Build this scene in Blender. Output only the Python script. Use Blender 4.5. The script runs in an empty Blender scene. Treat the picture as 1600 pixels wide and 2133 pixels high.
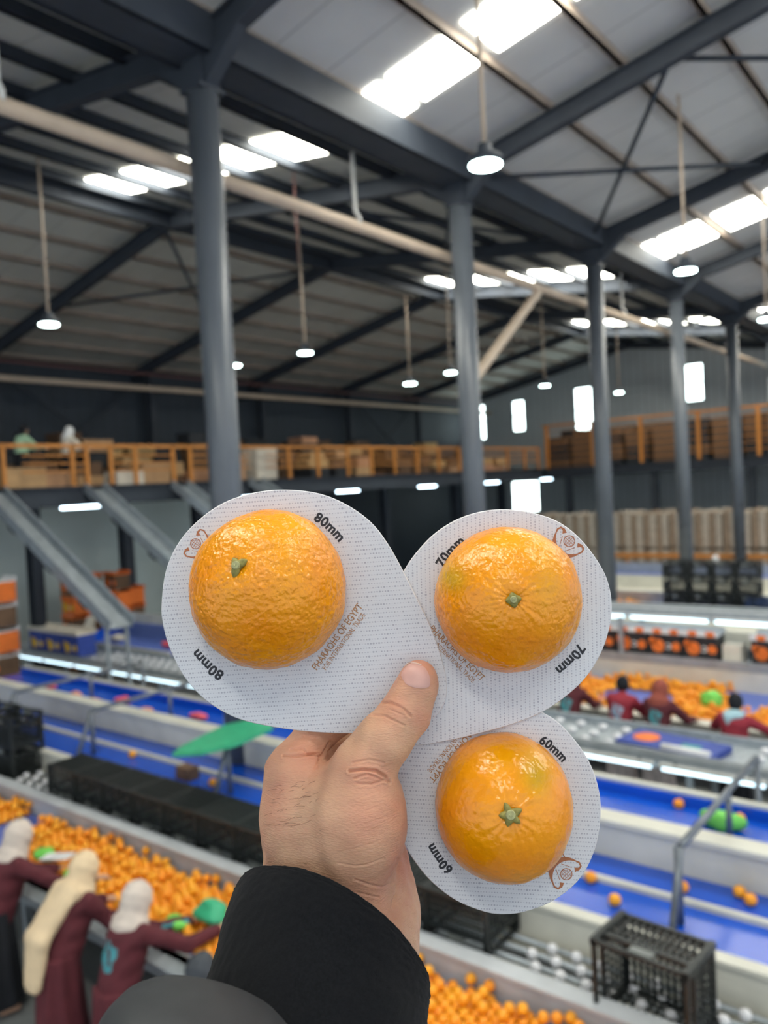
import bpy, math, random
import numpy as np
from mathutils import Matrix, Vector
random.seed(7); rng = np.random.default_rng(7)
PI = math.pi
scene = bpy.context.scene
COL = scene.collection

# ------------------------------------------------------------------ camera
F, CX, CY, EYE = 1680.0, 800.0, 1066.5, 4.7
U = np.array([2120-CX, -(940-CY), -F]); Vv = np.array([-1366-CX, -(1128-CY), -F])
U /= np.linalg.norm(U); Vv -= Vv.dot(U)*U; Vv /= np.linalg.norm(Vv); Wv = np.cross(U, Vv)
R3 = np.array([U, Vv, Wv]); C0 = np.array([0, 0, EYE])
cd = bpy.data.cameras.new('camera'); cam = bpy.data.objects.new('camera', cd); COL.objects.link(cam)
cd.sensor_fit = 'VERTICAL'; cd.sensor_height = 36; cd.lens = F/2133*36
CAMM = Matrix([list(R3[i]) + [C0[i]] for i in range(3)] + [[0, 0, 0, 1]])
cam.matrix_world = CAMM
cd.clip_start = 0.02; cd.clip_end = 300
cd.dof.use_dof = True; cd.dof.focus_distance = 0.395; cd.dof.aperture_fstop = 9.0
scene.camera = cam

# ------------------------------------------------------------------ light of the place
scene.view_settings.view_transform = 'Standard'; scene.view_settings.look = 'None'
scene.view_settings.gamma = 1; scene.view_settings.use_curve_mapping = False
scene.view_settings.exposure = 0.0
SKY_STRENGTH = 1.15; SKYLIGHT = 18.0; LAMP = 28.0; TUBE = 12.0; WINDOW = 7.0
w = bpy.data.worlds.new('sky'); scene.world = w; w.use_nodes = True
bg = w.node_tree.nodes['Background']; bg.inputs[0].default_value = (0.80, 0.90, 1.0, 1); bg.inputs[1].default_value = SKY_STRENGTH
scene.cycles.use_adaptive_sampling = True; scene.cycles.adaptive_threshold = .08; scene.cycles.adaptive_min_samples = 12; scene.cycles.max_bounces = 4; scene.cycles.diffuse_bounces = 3; scene.cycles.glossy_bounces = 2; scene.cycles.use_denoising = True
scene.cycles.sample_clamp_indirect = 6

# ------------------------------------------------------------------ materials
def s2l(c): return tuple(((x/255)/12.92 if x/255 <= .04045 else ((x/255+.055)/1.055)**2.4) for x in c)
MATS = {}
def mat(name, rgb, rough=.6, metal=0., emit=0., var=.12, scale=8., bump=0., bscale=60., spec=.5, rand=0., trans=0.):
    if name in MATS: return MATS[name]
    m = bpy.data.materials.new(name); m.use_nodes = True; nt = m.node_tree; n = nt.nodes; L = nt.links
    b = n['Principled BSDF']; c = s2l(rgb)
    b.inputs['Roughness'].default_value = rough; b.inputs['Metallic'].default_value = metal
    b.inputs['Specular IOR Level'].default_value = spec
    if emit:
        b.inputs['Base Color'].default_value = (*c, 1); b.inputs['Emission Color'].default_value = (*c, 1); b.inputs['Emission Strength'].default_value = emit
        MATS[name] = m; return m
    tc = n.new('ShaderNodeTexCoord'); no = n.new('ShaderNodeTexNoise'); no.inputs['Scale'].default_value = scale; no.inputs['Detail'].default_value = 4
    L.new(tc.outputs['Object'], no.inputs['Vector'])
    mr = n.new('ShaderNodeMapRange'); mr.inputs['To Min'].default_value = 1-var; mr.inputs['To Max'].default_value = 1+var
    mr.inputs['From Min'].default_value = .3; mr.inputs['From Max'].default_value = .7
    L.new(no.outputs['Fac'], mr.inputs['Value'])
    hs = n.new('ShaderNodeHueSaturation'); hs.inputs['Color'].default_value = (*c, 1); L.new(mr.outputs[0], hs.inputs['Value'])
    if rand:
        oi = n.new('ShaderNodeObjectInfo'); m2 = n.new('ShaderNodeMapRange'); m2.inputs['To Min'].default_value = .5-rand; m2.inputs['To Max'].default_value = .5+rand
        L.new(oi.outputs['Random'], m2.inputs['Value']); L.new(m2.outputs[0], hs.inputs['Hue'])
    L.new(hs.outputs[0], b.inputs['Base Color'])
    if bump:
        n2 = n.new('ShaderNodeTexNoise'); n2.inputs['Scale'].default_value = bscale; n2.inputs['Detail'].default_value = 5
        L.new(tc.outputs['Object'], n2.inputs['Vector'])
        bp = n.new('ShaderNodeBump'); bp.inputs['Strength'].default_value = bump; bp.inputs['Distance'].default_value = .3/bscale
        L.new(n2.outputs['Fac'], bp.inputs['Height']); L.new(bp.outputs[0], b.inputs['Normal'])
    MATS[name] = m; return m

def lines_mat(name, rgb, axis, period, width, dark=.6, rough=.6, spec=.3):
    """sheet material with narrow darker seams every `period` metres along one object axis"""
    m = mat(name, rgb, rough=rough, var=.06, scale=.8, spec=spec); nt = m.node_tree; n = nt.nodes; L = nt.links
    hs = [x for x in n if x.type == 'HUE_SAT'][0]; tc = [x for x in n if x.type == 'TEX_COORD'][0]
    b = n['Principled BSDF']
    sp = n.new('ShaderNodeSeparateXYZ'); L.new(tc.outputs['Object'], sp.inputs[0])
    a = n.new('ShaderNodeMath'); a.operation = 'DIVIDE'; a.inputs[1].default_value = period; L.new(sp.outputs[axis], a.inputs[0])
    f = n.new('ShaderNodeMath'); f.operation = 'FRACT'; L.new(a.outputs[0], f.inputs[0])
    g = n.new('ShaderNodeMath'); g.operation = 'LESS_THAN'; g.inputs[1].default_value = width/period; L.new(f.outputs[0], g.inputs[0])
    mx = n.new('ShaderNodeMix'); mx.data_type = 'RGBA'; mx.inputs['B'].default_value = tuple(x*dark for x in s2l(rgb)) + (1,)
    L.new(g.outputs[0], mx.inputs['Factor']); L.new(hs.outputs[0], mx.inputs['A']); L.new(mx.outputs['Result'], b.inputs['Base Color'])
    return m

STEEL = mat('painted_dark_steel', (62, 68, 77), rough=.6, spec=.3, var=.1, scale=2)
COLM = mat('column_paint', (92, 98, 106), rough=.38, spec=.6, var=.06, scale=2)
PURL = mat('dusty_purlin', (168, 152, 138), rough=.6, var=.15, scale=2)
BEIGE = mat('beige_pipe', (206, 186, 164), rough=.5, var=.1, scale=2)
WHITEP = mat('white_paint', (222, 222, 218), rough=.5)
REDP = mat('red_pipe', (112, 78, 74), rough=.5)
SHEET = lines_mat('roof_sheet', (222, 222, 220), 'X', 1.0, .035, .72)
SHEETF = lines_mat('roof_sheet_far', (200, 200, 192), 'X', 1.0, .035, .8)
DARKWALL = lines_mat('dark_wall_sheet', (62, 70, 80), 'X', .5, .03, .7)
GREYWALL = lines_mat('grey_wall_sheet', (188, 196, 200), 'Y', .4, .05, .75)
PALEWALL = mat('pale_green_wall', (214, 226, 222), rough=.7, var=.08, scale=.6)
SKYL = mat('skylight_glow', (255, 253, 240), emit=SKYLIGHT)
WING = mat('window_glow', (236, 255, 252), emit=WINDOW)
LAMPG = mat('lamp_glow', (225, 255, 250), emit=LAMP)
TUBE2 = mat('shelf_tube_glow', (205, 232, 245), emit=3.2)
TUBEG = mat('tube_glow', (215, 240, 255), emit=TUBE)
CONC = mat('concrete', (120, 122, 122), rough=.7, var=.2, scale=.7)
ORAIL = mat('orange_paint', (206, 134, 60), rough=.5)
GALV = mat('galvanised_steel', (168, 176, 182), rough=.4, metal=.35, var=.15, scale=5)
FRAMEP = mat('grey_tube_steel', (118, 124, 132), rough=.35, metal=.4)
CREAM = mat('cream_painted_steel', (214, 212, 200), rough=.45, var=.08, scale=3)
BLUEB = mat('blue_belt', (14, 84, 204), rough=.25, var=.06, scale=1.5, spec=.6)
BLUEP = mat('pale_blue_belt', (98, 120, 200), rough=.4, var=.06, scale=1.5)
BLACKP = mat('black_crate_plastic', (36, 40, 40), rough=.42, var=.25, scale=20)
CARD1 = mat('brown_cardboard', (190, 150, 110), rough=.8, var=.15, scale=3, rand=.02)
CARD2 = mat('dark_cardboard', (108, 82, 62), rough=.8, var=.25, scale=3)
CARDW = mat('white_cardboard', (225, 216, 200), rough=.8, var=.1, scale=3)
DARK = mat('dark_stuff', (40, 44, 50), rough=.7)
GREENB = mat('green_plastic', (60, 178, 130), rough=.4)
LIME = mat('lime_mesh_bag', (120, 214, 90), rough=.5)
PINK = mat('pink_mesh', (238, 96, 110), rough=.6)
MAROON = mat('maroon_cloth', (92, 36, 44), rough=.85, var=.15, scale=10)
MAROON2 = mat('red_maroon_cloth', (150, 40, 56), rough=.8, var=.12, scale=10)
BLACKC = mat('black_cloth', (26, 28, 34), rough=.9)
CREAMC = mat('cream_scarf_cloth', (232, 206, 168), rough=.85, var=.08, scale=10)
PALEC = mat('pale_scarf_cloth', (214, 200, 188), rough=.85, var=.08, scale=10)
TEAL = mat('teal_print', (70, 150, 160), rough=.6)
TAWNY = mat('russet_scarf_cloth', (150, 76, 62), rough=.85)
SKYC = mat('light_blue_scarf_cloth', (170, 205, 215), rough=.8)
GREYC = mat('pale_grey_skirt_cloth', (190, 180, 180), rough=.85, var=.3, scale=14)
SKINW = mat('worker_skin', (205, 160, 130), rough=.55)
BLUEBOX = mat('blue_carton_print', (50, 74, 160), rough=.6)
BLACKBOX = mat('black_carton_print', (48, 46, 48), rough=.6)
ORPRINT = mat('orange_print', (246, 124, 46), rough=.6)
YELPRINT = mat('yellow_print', (244, 196, 50), rough=.6)
WHPRINT = mat('white_print', (235, 235, 235), rough=.6)
WHEELM = mat('white_wheel', (232, 232, 236), rough=.4)
NAVYC = mat('navy_crate', (42, 62, 100), rough=.5)
ORANGES = mat('orange_skin_small', (255, 168, 36), rough=.38, var=.1, scale=12, rand=.01)

# ------------------------------------------------------------------ object helpers
def tag(o, label=None, cat=None, group=None, kind=None):
    if label: o['label'] = label
    if cat: o['category'] = cat
    if group: o['group'] = group
    if kind: o['kind'] = kind
    return o
def empty(name, loc=(0, 0, 0), label=None, cat=None, group=None, kind=None):
    o = bpy.data.objects.new(name, None); COL.objects.link(o); o.location = loc; o.empty_display_size = .1
    return tag(o, label, cat, group, kind)
def link(name, me, m, parent=None):
    o = bpy.data.objects.new(name, me); COL.objects.link(o)
    if m is not None and not me.materials: me.materials.append(m)
    if parent is not None:
        o.parent = parent
        if parent.type == 'EMPTY': o.matrix_parent_inverse = Matrix.Translation(-Vector(parent.location))
    return o
class MB:
    def __init__(s): s.v = []; s.f = []; s.sm = []
    def add(s, vs, fs, smooth=False):
        k = len(s.v); s.v += [tuple(map(float, p)) for p in vs]; s.f += [tuple(i+k for i in f) for f in fs]; s.sm += [smooth]*len(fs); return s
    def obox(s, c, ax, ay, az):
        c, ax, ay, az = map(np.array, (c, ax, ay, az))
        vs = [c+i*ax+j*ay+k*az for i in (-1, 1) for j in (-1, 1) for k in (-1, 1)]
        fs = [(0, 1, 3, 2), (4, 6, 7, 5), (0, 4, 5, 1), (2, 3, 7, 6), (0, 2, 6, 4), (1, 5, 7, 3)]
        if np.linalg.det(np.array([ax, ay, az], float)) < 0: fs = [f[::-1] for f in fs]
        return s.add(vs, fs)
    def box(s, x0, y0, z0, x1, y1, z1):
        return s.obox(((x0+x1)/2, (y0+y1)/2, (z0+z1)/2), (abs(x1-x0)/2, 0, 0), (0, abs(y1-y0)/2, 0), (0, 0, abs(z1-z0)/2))
    def bar(s, p, q, w_, h_, up=(0, 0, 1)):
        p = np.array(p, float); q = np.array(q, float); d = q-p; l = np.linalg.norm(d); d /= l
        a = np.cross(up, d)
        if np.linalg.norm(a) < 1e-4: a = np.cross((1, 0, 0), d)
        a /= np.linalg.norm(a); b = np.cross(d, a)
        return s.obox((p+q)/2, d*l/2, a*w_/2, b*h_/2)
    def tube(s, pts, r, n=12, cap=True):
        pts = [np.array(p, float) for p in pts]; rr = r if hasattr(r, '__len__') else [r]*len(pts)
        vs = []; fs = []; ref = None
        for i, p in enumerate(pts):
            d = pts[min(i+1, len(pts)-1)]-pts[max(i-1, 0)]; d /= np.linalg.norm(d)
            if ref is None:
                ref = np.cross(d, (0, 0, 1.)); 
                if np.linalg.norm(ref) < 1e-3: ref = np.cross(d, (1., 0, 0))
            a = ref-d*ref.dot(d); a /= np.linalg.norm(a); ref = a; b = np.cross(d, a)
            vs += [p+rr[i]*(math.cos(2*PI*k/n)*a+math.sin(2*PI*k/n)*b) for k in range(n)]
        for i in range(len(pts)-1):
            for k in range(n): fs.append((i*n+k, i*n+(k+1) % n, (i+1)*n+(k+1) % n, (i+1)*n+k))
        s.add(vs, fs, True)
        if cap:
            k0 = len(s.v)-len(vs); s.f += [tuple(range(k0+n-1, k0-1, -1)), tuple(range(k0+(len(pts)-1)*n, k0+len(pts)*n))]; s.sm += [False, False]
        return s
    def lathe(s, c, prof, n=20):
        c = np.array(c, float); vs = []; fs = []
        for r, z in prof: vs += [c+np.array((r*math.cos(2*PI*k/n), r*math.sin(2*PI*k/n), z)) for k in range(n)]
        for i in range(len(prof)-1):
            for k in range(n): fs.append((i*n+k, i*n+(k+1) % n, (i+1)*n+(k+1) % n, (i+1)*n+k))
        s.add(vs, fs, True)
        k0 = len(s.v)-len(vs); s.f += [tuple(range(k0+n-1, k0-1, -1)), tuple(range(k0+(len(prof)-1)*n, k0+len(prof)*n))]; s.sm += [False, False]
        return s
    def build(s, name, m, parent=None):
        me = bpy.data.meshes.new(name); me.from_pydata(s.v, [], s.f); me.update()
        me.polygons.foreach_set('use_smooth', s.sm)
        return link(name, me, m, parent)
def kids(o): return list(o.children)
def dup(o, loc=None, rz=0, parent=None, label=None):
    c = o.copy(); COL.objects.link(c)
    if parent is not None: c.parent = parent
    if loc is not None: c.location = loc; c.rotation_euler = (0, 0, rz)
    if label: c['label'] = label
    for ch in kids(o): dup(ch, parent=c)
    return c

# ------------------------------------------------------------------ smooth bodies from distance fields
def cap_(P, a, b, ra, rb):
    a = np.array(a, float); b = np.array(b, float); ab = b-a; t = np.clip(((P-a)@ab)/(ab@ab), 0, 1)
    return np.linalg.norm(P-a-t[:, None]*ab, axis=1)-(ra+(rb-ra)*t)
def ell_(P, c, r, M=None):
    q = P-np.array(c, float)
    if M is not None: q = q@M
    r = np.array(r, float); k0 = np.linalg.norm(q/r, axis=1); k1 = np.linalg.norm(q/(r*r), axis=1)+1e-9
    return k0*(k0-1)/k1
def smin(a, b, k):
    h = np.clip(.5+.5*(b-a)/k, 0, 1); return b*(1-h)+a*h-k*h*(1-h)
def union(ds, k):
    d = ds[0]
    for e in ds[1:]: d = smin(d, e, k)
    return d
def snet(f, lo, hi, h):
    lo = np.array(lo, float); n = np.ceil((np.array(hi)-lo)/h).astype(int)+1
    gx, gy, gz = [lo[i]+h*np.arange(n[i]) for i in range(3)]
    D = np.empty(n)
    for i in range(n[0]):
        P = np.stack(np.meshgrid([gx[i]], gy, gz, indexing='ij'), -1).reshape(-1, 3); D[i] = f(P).reshape(n[1], n[2])
    S = np.zeros((*(n-1), 3)); N = np.zeros(n-1); edges = []
    for ax in range(3):
        sl0 = [slice(None)]*3; sl1 = [slice(None)]*3; sl0[ax] = slice(0, -1); sl1[ax] = slice(1, None)
        a = D[tuple(sl0)]; b = D[tuple(sl1)]; idx = np.argwhere((a < 0) != (b < 0))
        av = a[tuple(idx.T)]; bv = b[tuple(idx.T)]; t = av/(av-bv)
        pos = idx.astype(float); pos[:, ax] += t
        o1, o2 = [k for k in range(3) if k != ax]
        quad = []
        for d1, d2 in ((0, 0), (-1, 0), (-1, -1), (0, -1)):
            c = idx.copy(); c[:, o1] += d1; c[:, o2] += d2
            ok = np.all((c >= 0) & (c < n-1), axis=1)
            np.add.at(S, tuple(c[ok].T), pos[ok]); np.add.at(N, tuple(c[ok].T), 1); quad.append((c, ok))
        edges.append((quad, av < 0, ax))
    ids = -np.ones(n-1, int); cells = np.argwhere(N > 0); ids[tuple(cells.T)] = np.arange(len(cells))
    V = lo+h*(S[tuple(cells.T)]/N[tuple(cells.T)][:, None]); Fc = []
    for quad, neg, ax in edges:
        ok = quad[0][1] & quad[1][1] & quad[2][1] & quad[3][1]
        q = np.stack([ids[tuple(c[ok].T)] for c, _ in quad], 1); fl = neg[ok]
        if ax == 1: fl = ~fl
        q[~fl] = q[~fl][:, ::-1]; Fc.append(q)
    return V, np.concatenate(Fc)
def relax(V, Fc, it=2, lam=.5):
    e = np.concatenate([Fc[:, [0, 1]], Fc[:, [1, 2]], Fc[:, [2, 3]], Fc[:, [3, 0]]]); e = np.concatenate([e, e[:, ::-1]])
    cnt = np.bincount(e[:, 0], minlength=len(V))[:, None].clip(1)
    for _ in range(it):
        s = np.stack([np.bincount(e[:, 0], weights=V[e[:, 1], k], minlength=len(V)) for k in range(3)], 1); V = V+lam*(s/cnt-V)
    return V
def np_mesh(name, V, Fc, m, parent=None):
    me = bpy.data.meshes.new(name); me.from_pydata(V.tolist(), [], Fc.tolist()); me.update()
    me.polygons.foreach_set('use_smooth', [True]*len(me.polygons)); return link(name, me, m, parent)

# ------------------------------------------------------------------ the hall
def struct(mb, name, m):
    return tag(mb.build(name, m), kind='structure')
struct(MB().box(-14, -14, -.2, 43, 27, 0), 'floor', CONC)
def z_near(y): return 10.15+.2*(8-y)
def z_rise(y): return 10.15+.145*(y-8)
RID = 16.5
def z_fall(y): return z_rise(RID)-.2*(y-RID)
SO = .5   # sheet above rafter underside
def slab(x0, x1, y0, z0, y1, z1, t=.05):
    m = MB(); m.add([(x0, y0, z0), (x1, y0, z0), (x1, y1, z1), (x0, y1, z1), (x0, y0, z0+t), (x1, y0, z0+t), (x1, y1, z1+t), (x0, y1, z1+t)],
                    [(3, 2, 1, 0), (4, 5, 6, 7), (0, 1, 5, 4), (1, 2, 6, 5), (2, 3, 7, 6), (3, 0, 4, 7)]); return m
struct(slab(-14, 43, -1, z_near(-1)+SO, 8, z_near(8)+SO), 'ceiling', SHEET)
struct(slab(-14, 43, -10, z_near(-1)+SO-1.8, -1, z_near(-1)+SO), 'ceiling', SHEET)
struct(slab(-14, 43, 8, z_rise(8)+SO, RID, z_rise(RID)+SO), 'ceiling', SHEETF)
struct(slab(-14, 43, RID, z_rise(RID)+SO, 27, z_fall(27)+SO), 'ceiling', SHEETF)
struct(MB().box(-14, 27, 0, 43.2, 27.2, 10), 'wall_back', DARKWALL)
# end wall with window openings and a bright doorway
wins = []   # y0,y1,z0,z1
for y0, y1, z0, z1 in ((25.6, 26.4, 7.2, 9.3), (22.9, 23.7, 7.5, 9.3), (18.4, 19.7, 7.2, 9.6), (12.6, 13.5, 8.2, 10.1), (6.9, 7.6, 8.5, 10.1), (6.0, 6.6, 8.3, 10.1), (22.2, 24.0, 2.7, 4.5)):
    wins.append((y0, y1, z0, z1))
wm = MB(); ys = sorted({-10, 27} | {a for w_ in wins for a in w_[:2]})
for a, b in zip(ys[:-1], ys[1:]):
    zz = sorted([(w_[2], w_[3]) for w_ in wins if w_[0] <= a+1e-6 and w_[1] >= b-1e-6]); z = 0
    for q0, q1 in zz: wm.box(43, a, z, 43.2, b, q0); z = q1
    wm.box(43, a, z, 43.2, b, 12.4)
struct(wm, 'wall_end', GREYWALL)
for i, (y0, y1, z0, z1) in enumerate(wins):
    e = empty('window_%d' % (i+1) if i < 6 else 'door_1', (43, (y0+y1)/2, z0), kind='structure')
    MB().box(43.1, y0, z0, 43.13, y1, z1).build('window_pane', WING, e)
    f = MB()
    for q in (y0, y1): f.box(42.96, q-.03, z0, 43.1, q+.03, z1)
    for q in (z0, z1, (z0+z1)/2): f.box(42.96, y0, q-.03, 43.1, y1, q+.03)
    f.build('window_frame', STEEL, e)
# pale partition below the mezzanine
struct(MB().box(2, 23.0, 0, 23.5, 23.15, 4.6), 'wall_partition', PALEWALL)

ordn = ['first', 'second', 'third', 'fourth', 'fifth', 'sixth', 'seventh', 'eighth', 'ninth', 'tenth', 'eleventh', 'twelfth']
FX = [.9+6*k for k in range(8)]
for k, x in enumerate(FX[1:], 1):
    c = empty('steel_column', (x, 8, 0), 'round dark grey steel column, %s of the row under the roof valley' % ordn[k-1], 'column', 'steel columns along the roof valley', 'structure')
    MB().tube([(x, 8, .02), (x, 8, 9.75)], .205, 24).build('shaft', COLM, c)
    MB().box(x-.3, 7.7, 0, x+.3, 8.3, .03).build('base_plate', STEEL, c)
    MB().box(x-.2, 7.8, 9.75, x+.2, 8.2, 9.8).box(x-.16, 7.84, 9.8, x+.16, 8.16, 10.16).build('head_plate', STEEL, c)
def ibeam(m, p, q, w_=.2, h_=.36):
    p = np.array(p, float); q = np.array(q, float); u = np.array((0, 0, 1.))
    m.bar(p+u*.02, q+u*.02, w_, .03); m.bar(p+u*(h_-.02), q+u*(h_-.02), w_, .03); m.bar(p+u*h_/2, q+u*h_/2, .06, h_-.04)
for k, x in enumerate(FX):
    c = empty('roof_rafter', (x, 8, 10.15), 'dark steel rafter frame, %s from the near end of the hall' % ordn[k], 'rafter', 'roof rafters', 'structure')
    m = MB(); ibeam(m, (x, -1, z_near(-1)), (x, 8, z_near(8))); ibeam(m, (x, -10, z_near(-1)-1.8), (x, -1, z_near(-1))); m.build('near_span', STEEL, c)
    m = MB(); ibeam(m, (x, 8, z_rise(8)), (x, RID, z_rise(RID))); ibeam(m, (x, RID, z_rise(RID)), (x, 27, z_fall(27))); m.build('far_span', STEEL, c)
    for s, zf in ((-1, z_near), (1, z_rise)):
        MB().add([(x+a, 8+s*b, z) for a in (-.09, .09) for b, z in ((.1, 9.75), (.1, 10.2), (.8, zf(8+s*.8)+.05), (.8, zf(8+s*.8)))], [(0, 1, 2, 3), (7, 6, 5, 4), (0, 4, 5, 1), (1, 5, 6, 2), (2, 6, 7, 3), (3, 7, 4, 0)]).build('haunch', STEEL, c)
struct(MB().box(-14, 7.7, 10.15, 43, 8.3, 10.25).box(-14, 7.66, 10.15, 43, 7.74, 10.62).box(-14, 8.26, 10.15, 43, 8.34, 10.62), 'trim_1', STEEL)
struct(MB().box(-14, RID-.09, z_rise(RID), 43, RID+.09, z_rise(RID)+.35), 'trim_2', STEEL)
def purlin(y, z, n_):
    tag(MB().box(-14, y-.035, z+.36, 43, y+.035, z+.5).box(-14, y-.035, z+.36, 43, y+.06, z+.375).build('roof_purlin', PURL), 'dusty galvanised purlin running the length of the %s roof slope' % n_, 'purlin', 'purlins of the %s slope' % n_, 'structure')
for i in range(7): purlin(7.75-1.3*i-.35*(i > 0)+.0, z_near(7.75-1.3*i-.35*(i > 0)), 'near')
for i in range(6):
    y = 9.5+1.32*i; z = z_rise(y)
    tag(MB().box(-14, y-.035, z+.3, 43, y+.035, z+.5).box(-14, y-.06, z+.3, 43, y+.06, z+.32).build('roof_purlin', STEEL), 'deep dark purlin running the length of the middle roof slope', 'purlin', 'purlins of the middle slope', 'structure')
for i in range(8): purlin(17.6+1.3*i, z_fall(17.6+1.3*i), 'far')
# skylights: one translucent panel between each two purlins
def skyl(x0, x1, y0, y1, zf, where):
    o = slab(x0, x1, y0, zf(y0)+SO-.03, y1, zf(y1)+SO-.03, .02).build('skylight_panel', SKYL)
    tag(o, 'glowing translucent skylight panel, %s' % where, 'skylight', 'skylight panels in the roof')
np_ = [7.35, 6.0, 4.75, 3.45, 2.15, .85, -.4]
for sx, wd, nm in ((9.85, 1.0, 'first strip, near slope'), (21.5, 1.7, 'second strip, near slope'), (33.6, 1.6, 'third strip, near slope'), (-1.5, 1.2, 'strip behind the viewer, near slope')):
    yy = ([8-.05] if sx > 0 else [7]) + np_
    for i in range(len(yy)-1): skyl(sx, sx+wd, yy[i+1]+.08, yy[i]-.08, z_near, '%s, %s panel from the valley' % (nm, ordn[i]))
for sx, wd, nm in ((10.35, 1.15, 'first strip, middle slope'), (23.4, 1.6, 'second strip, middle slope'), (35.2, 1.4, 'third strip, middle slope')):
    yy = [9.6+1.32*i for i in range(6)]
    for i in range(5): skyl(sx, sx+wd, yy[i]+.06, yy[i+1]-.16, z_rise, '%s, %s panel from the valley' % (nm, ordn[i]))
def zback(y): return z_near(-1)-.2*(-1-y)
for sx in (-6, 2, 10, 18):
    skyl(sx, sx+1.2, -6, -2, zback, 'behind the ridge, bay at %d paces' % (sx+10))
# wind bracing
def rod(p, q, lab, r=.045):
    tag(MB().tube([p, q], r, 8).build('brace_rod', STEEL), lab, 'brace', 'diagonal wind braces under the roof', 'structure')
for x0, nm in ((12.9, 'second'), (30.9, 'fifth')):
    for (a, b), w2 in (((8, 4.1), 'valley'), ((4.1, .2), 'upper')):
        rod((x0+.1, a, z_near(a)+.15), (x0+5.9, b, z_near(b)+.15), 'thin dark roof brace rising from the %s frame, %s cross' % (nm, w2))
        rod((x0+.1, b, z_near(b)+.15), (x0+5.9, a, z_near(a)+.15), 'thin dark roof brace falling from the %s frame, %s cross' % (nm, w2))
    for a, b in ((8.2, 12.2), (RID+.3, 22)):
        zf = z_rise if a < 16 else z_fall
        rod((x0+.1, a, zf(a)+.15), (x0+5.9, b, zf(b)+.15), 'thin dark brace of the far span off the %s frame, rising, from %s' % (nm, 'valley' if a < 16 else 'ridge'))
        rod((x0+.1, b, zf(b)+.15), (x0+5.9, a, zf(a)+.15), 'thin dark brace of the far span off the %s frame, falling, from %s' % (nm, 'valley' if a < 16 else 'ridge'))
# pipes
p = MB().tube([(-2, 8.5, 9.0), (43, 8.5, 9.0)], .095, 16); pp = p.build('overhead_pipe', BEIGE); tag(pp, 'long beige pipe hung under the roof valley beside the columns', 'pipe')
for k, x in enumerate((4.5, 10.45, 21.9, 33.4)):
    MB().tube([(x, 8.5, 10.2), (x, 8.5, 9.25), (x, 8.42, 9.12), (x, 8.42, 9.02)], .033, 10).build('hanger', WHITEP, pp)
p = MB().tube([(5, 25.2, 8.75), (43, 25.2, 8.75)], .1, 12).build('wall_pipe', BEIGE); tag(p, 'thin beige pipe along the dark back wall', 'pipe')
for x in range(6, 43, 6): MB().bar((x, 25.2, 8.75), (x, 26.98, 8.75), .05, .05).build('bracket', STEEL, p)
p = MB().tube([(5, 25.3, 9.35), (40, 25.3, 9.2)], .05, 10).build('fire_pipe', REDP); tag(p, 'thin dull red pipe above the beige wall pipe', 'pipe')
for x in range(6, 40, 6): MB().bar((x, 25.3, 9.35), (x, 26.98, 9.35), .04, .04).build('bracket', STEEL, p)
p = MB().bar((13.15, 8.35, 6.3), (16.9, 8.5, 8.92), .12, .15).build('diagonal_strut', BEIGE); tag(p, 'beige diagonal strut from the second column up to the beige pipe', 'strut')
for k, x in enumerate((5.3, 12.0)):
    p = MB().tube([(x, 11.3, 9.2), (x, 11.3, 11.1)], .014, 8).build('drop_pipe', REDP); tag(p, 'thin rusty red pipe dropping from the roof, %s of two' % ('nearer' if k == 0 else 'farther'), 'pipe')
# high bay lamps
def lamp(x, y, z, ztop, where, r=.19):
    c = empty('high_bay_lamp', (x, y, z), 'round white high bay lamp on a long rod, %s' % where, 'lamp', 'high bay lamps')
    MB().tube([(x, y, z+.22), (x, y, ztop)], .028, 8).build('rod', BEIGE, c)
    MB().lathe((x, y, z), [(r, .015), (r+.02, .03), (r, .1), (r*.5, .15), (r*.4, .24), (.03, .26)], 24).build('housing', STEEL, c)
    MB().lathe((x, y, z), [(r*.55, 0), (r*.93, .002), (r*.93, .03)], 24).build('diffuser', LAMPG, c)
lamp(8.0, 4.6, 8.2, z_near(4.6)+.46, 'nearest to the bright skylights')
lamp(14.8, 4.56, 8.2, z_near(4.5)+.44, 'second in the near span')
lamp(21.3, 4.7, 8.2, z_near(4.7)+.46, 'third in the near span')
lamp(28, 4.6, 8.2, z_near(4.7)+.46, 'fourth in the near span')
lamp(8.6, 14.9, 8.2, z_rise(14.9)+.46, 'nearest in the far span')
lamp(15.3, 14.35, 8.2, z_rise(14.3)+.46, 'second in the far span')
lamp(22.0, 14.3, 8.2, z_rise(14.3)+.46, 'third in the far span')
lamp(28.6, 14.3, 8.2, z_rise(14.3)+.46, 'fourth in the far span')
lamp(34.5, 13.7, 8.2, z_rise(13.7)+.46, 'fifth and last in the far span')
lamp(15.1, 16.9, 8.2, z_fall(16.9)+.47, 'below the far ridge, nearer one', .22)
lamp(23.05, 16.7, 8.2, z_fall(16.7)+.47, 'below the far ridge, farther one', .22)
for x in (1.2, -5.5):
    lamp(x, 4.6, 8.2, z_near(4.6)+.46, 'above the viewer' if x > 0 else 'behind the viewer')

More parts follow.
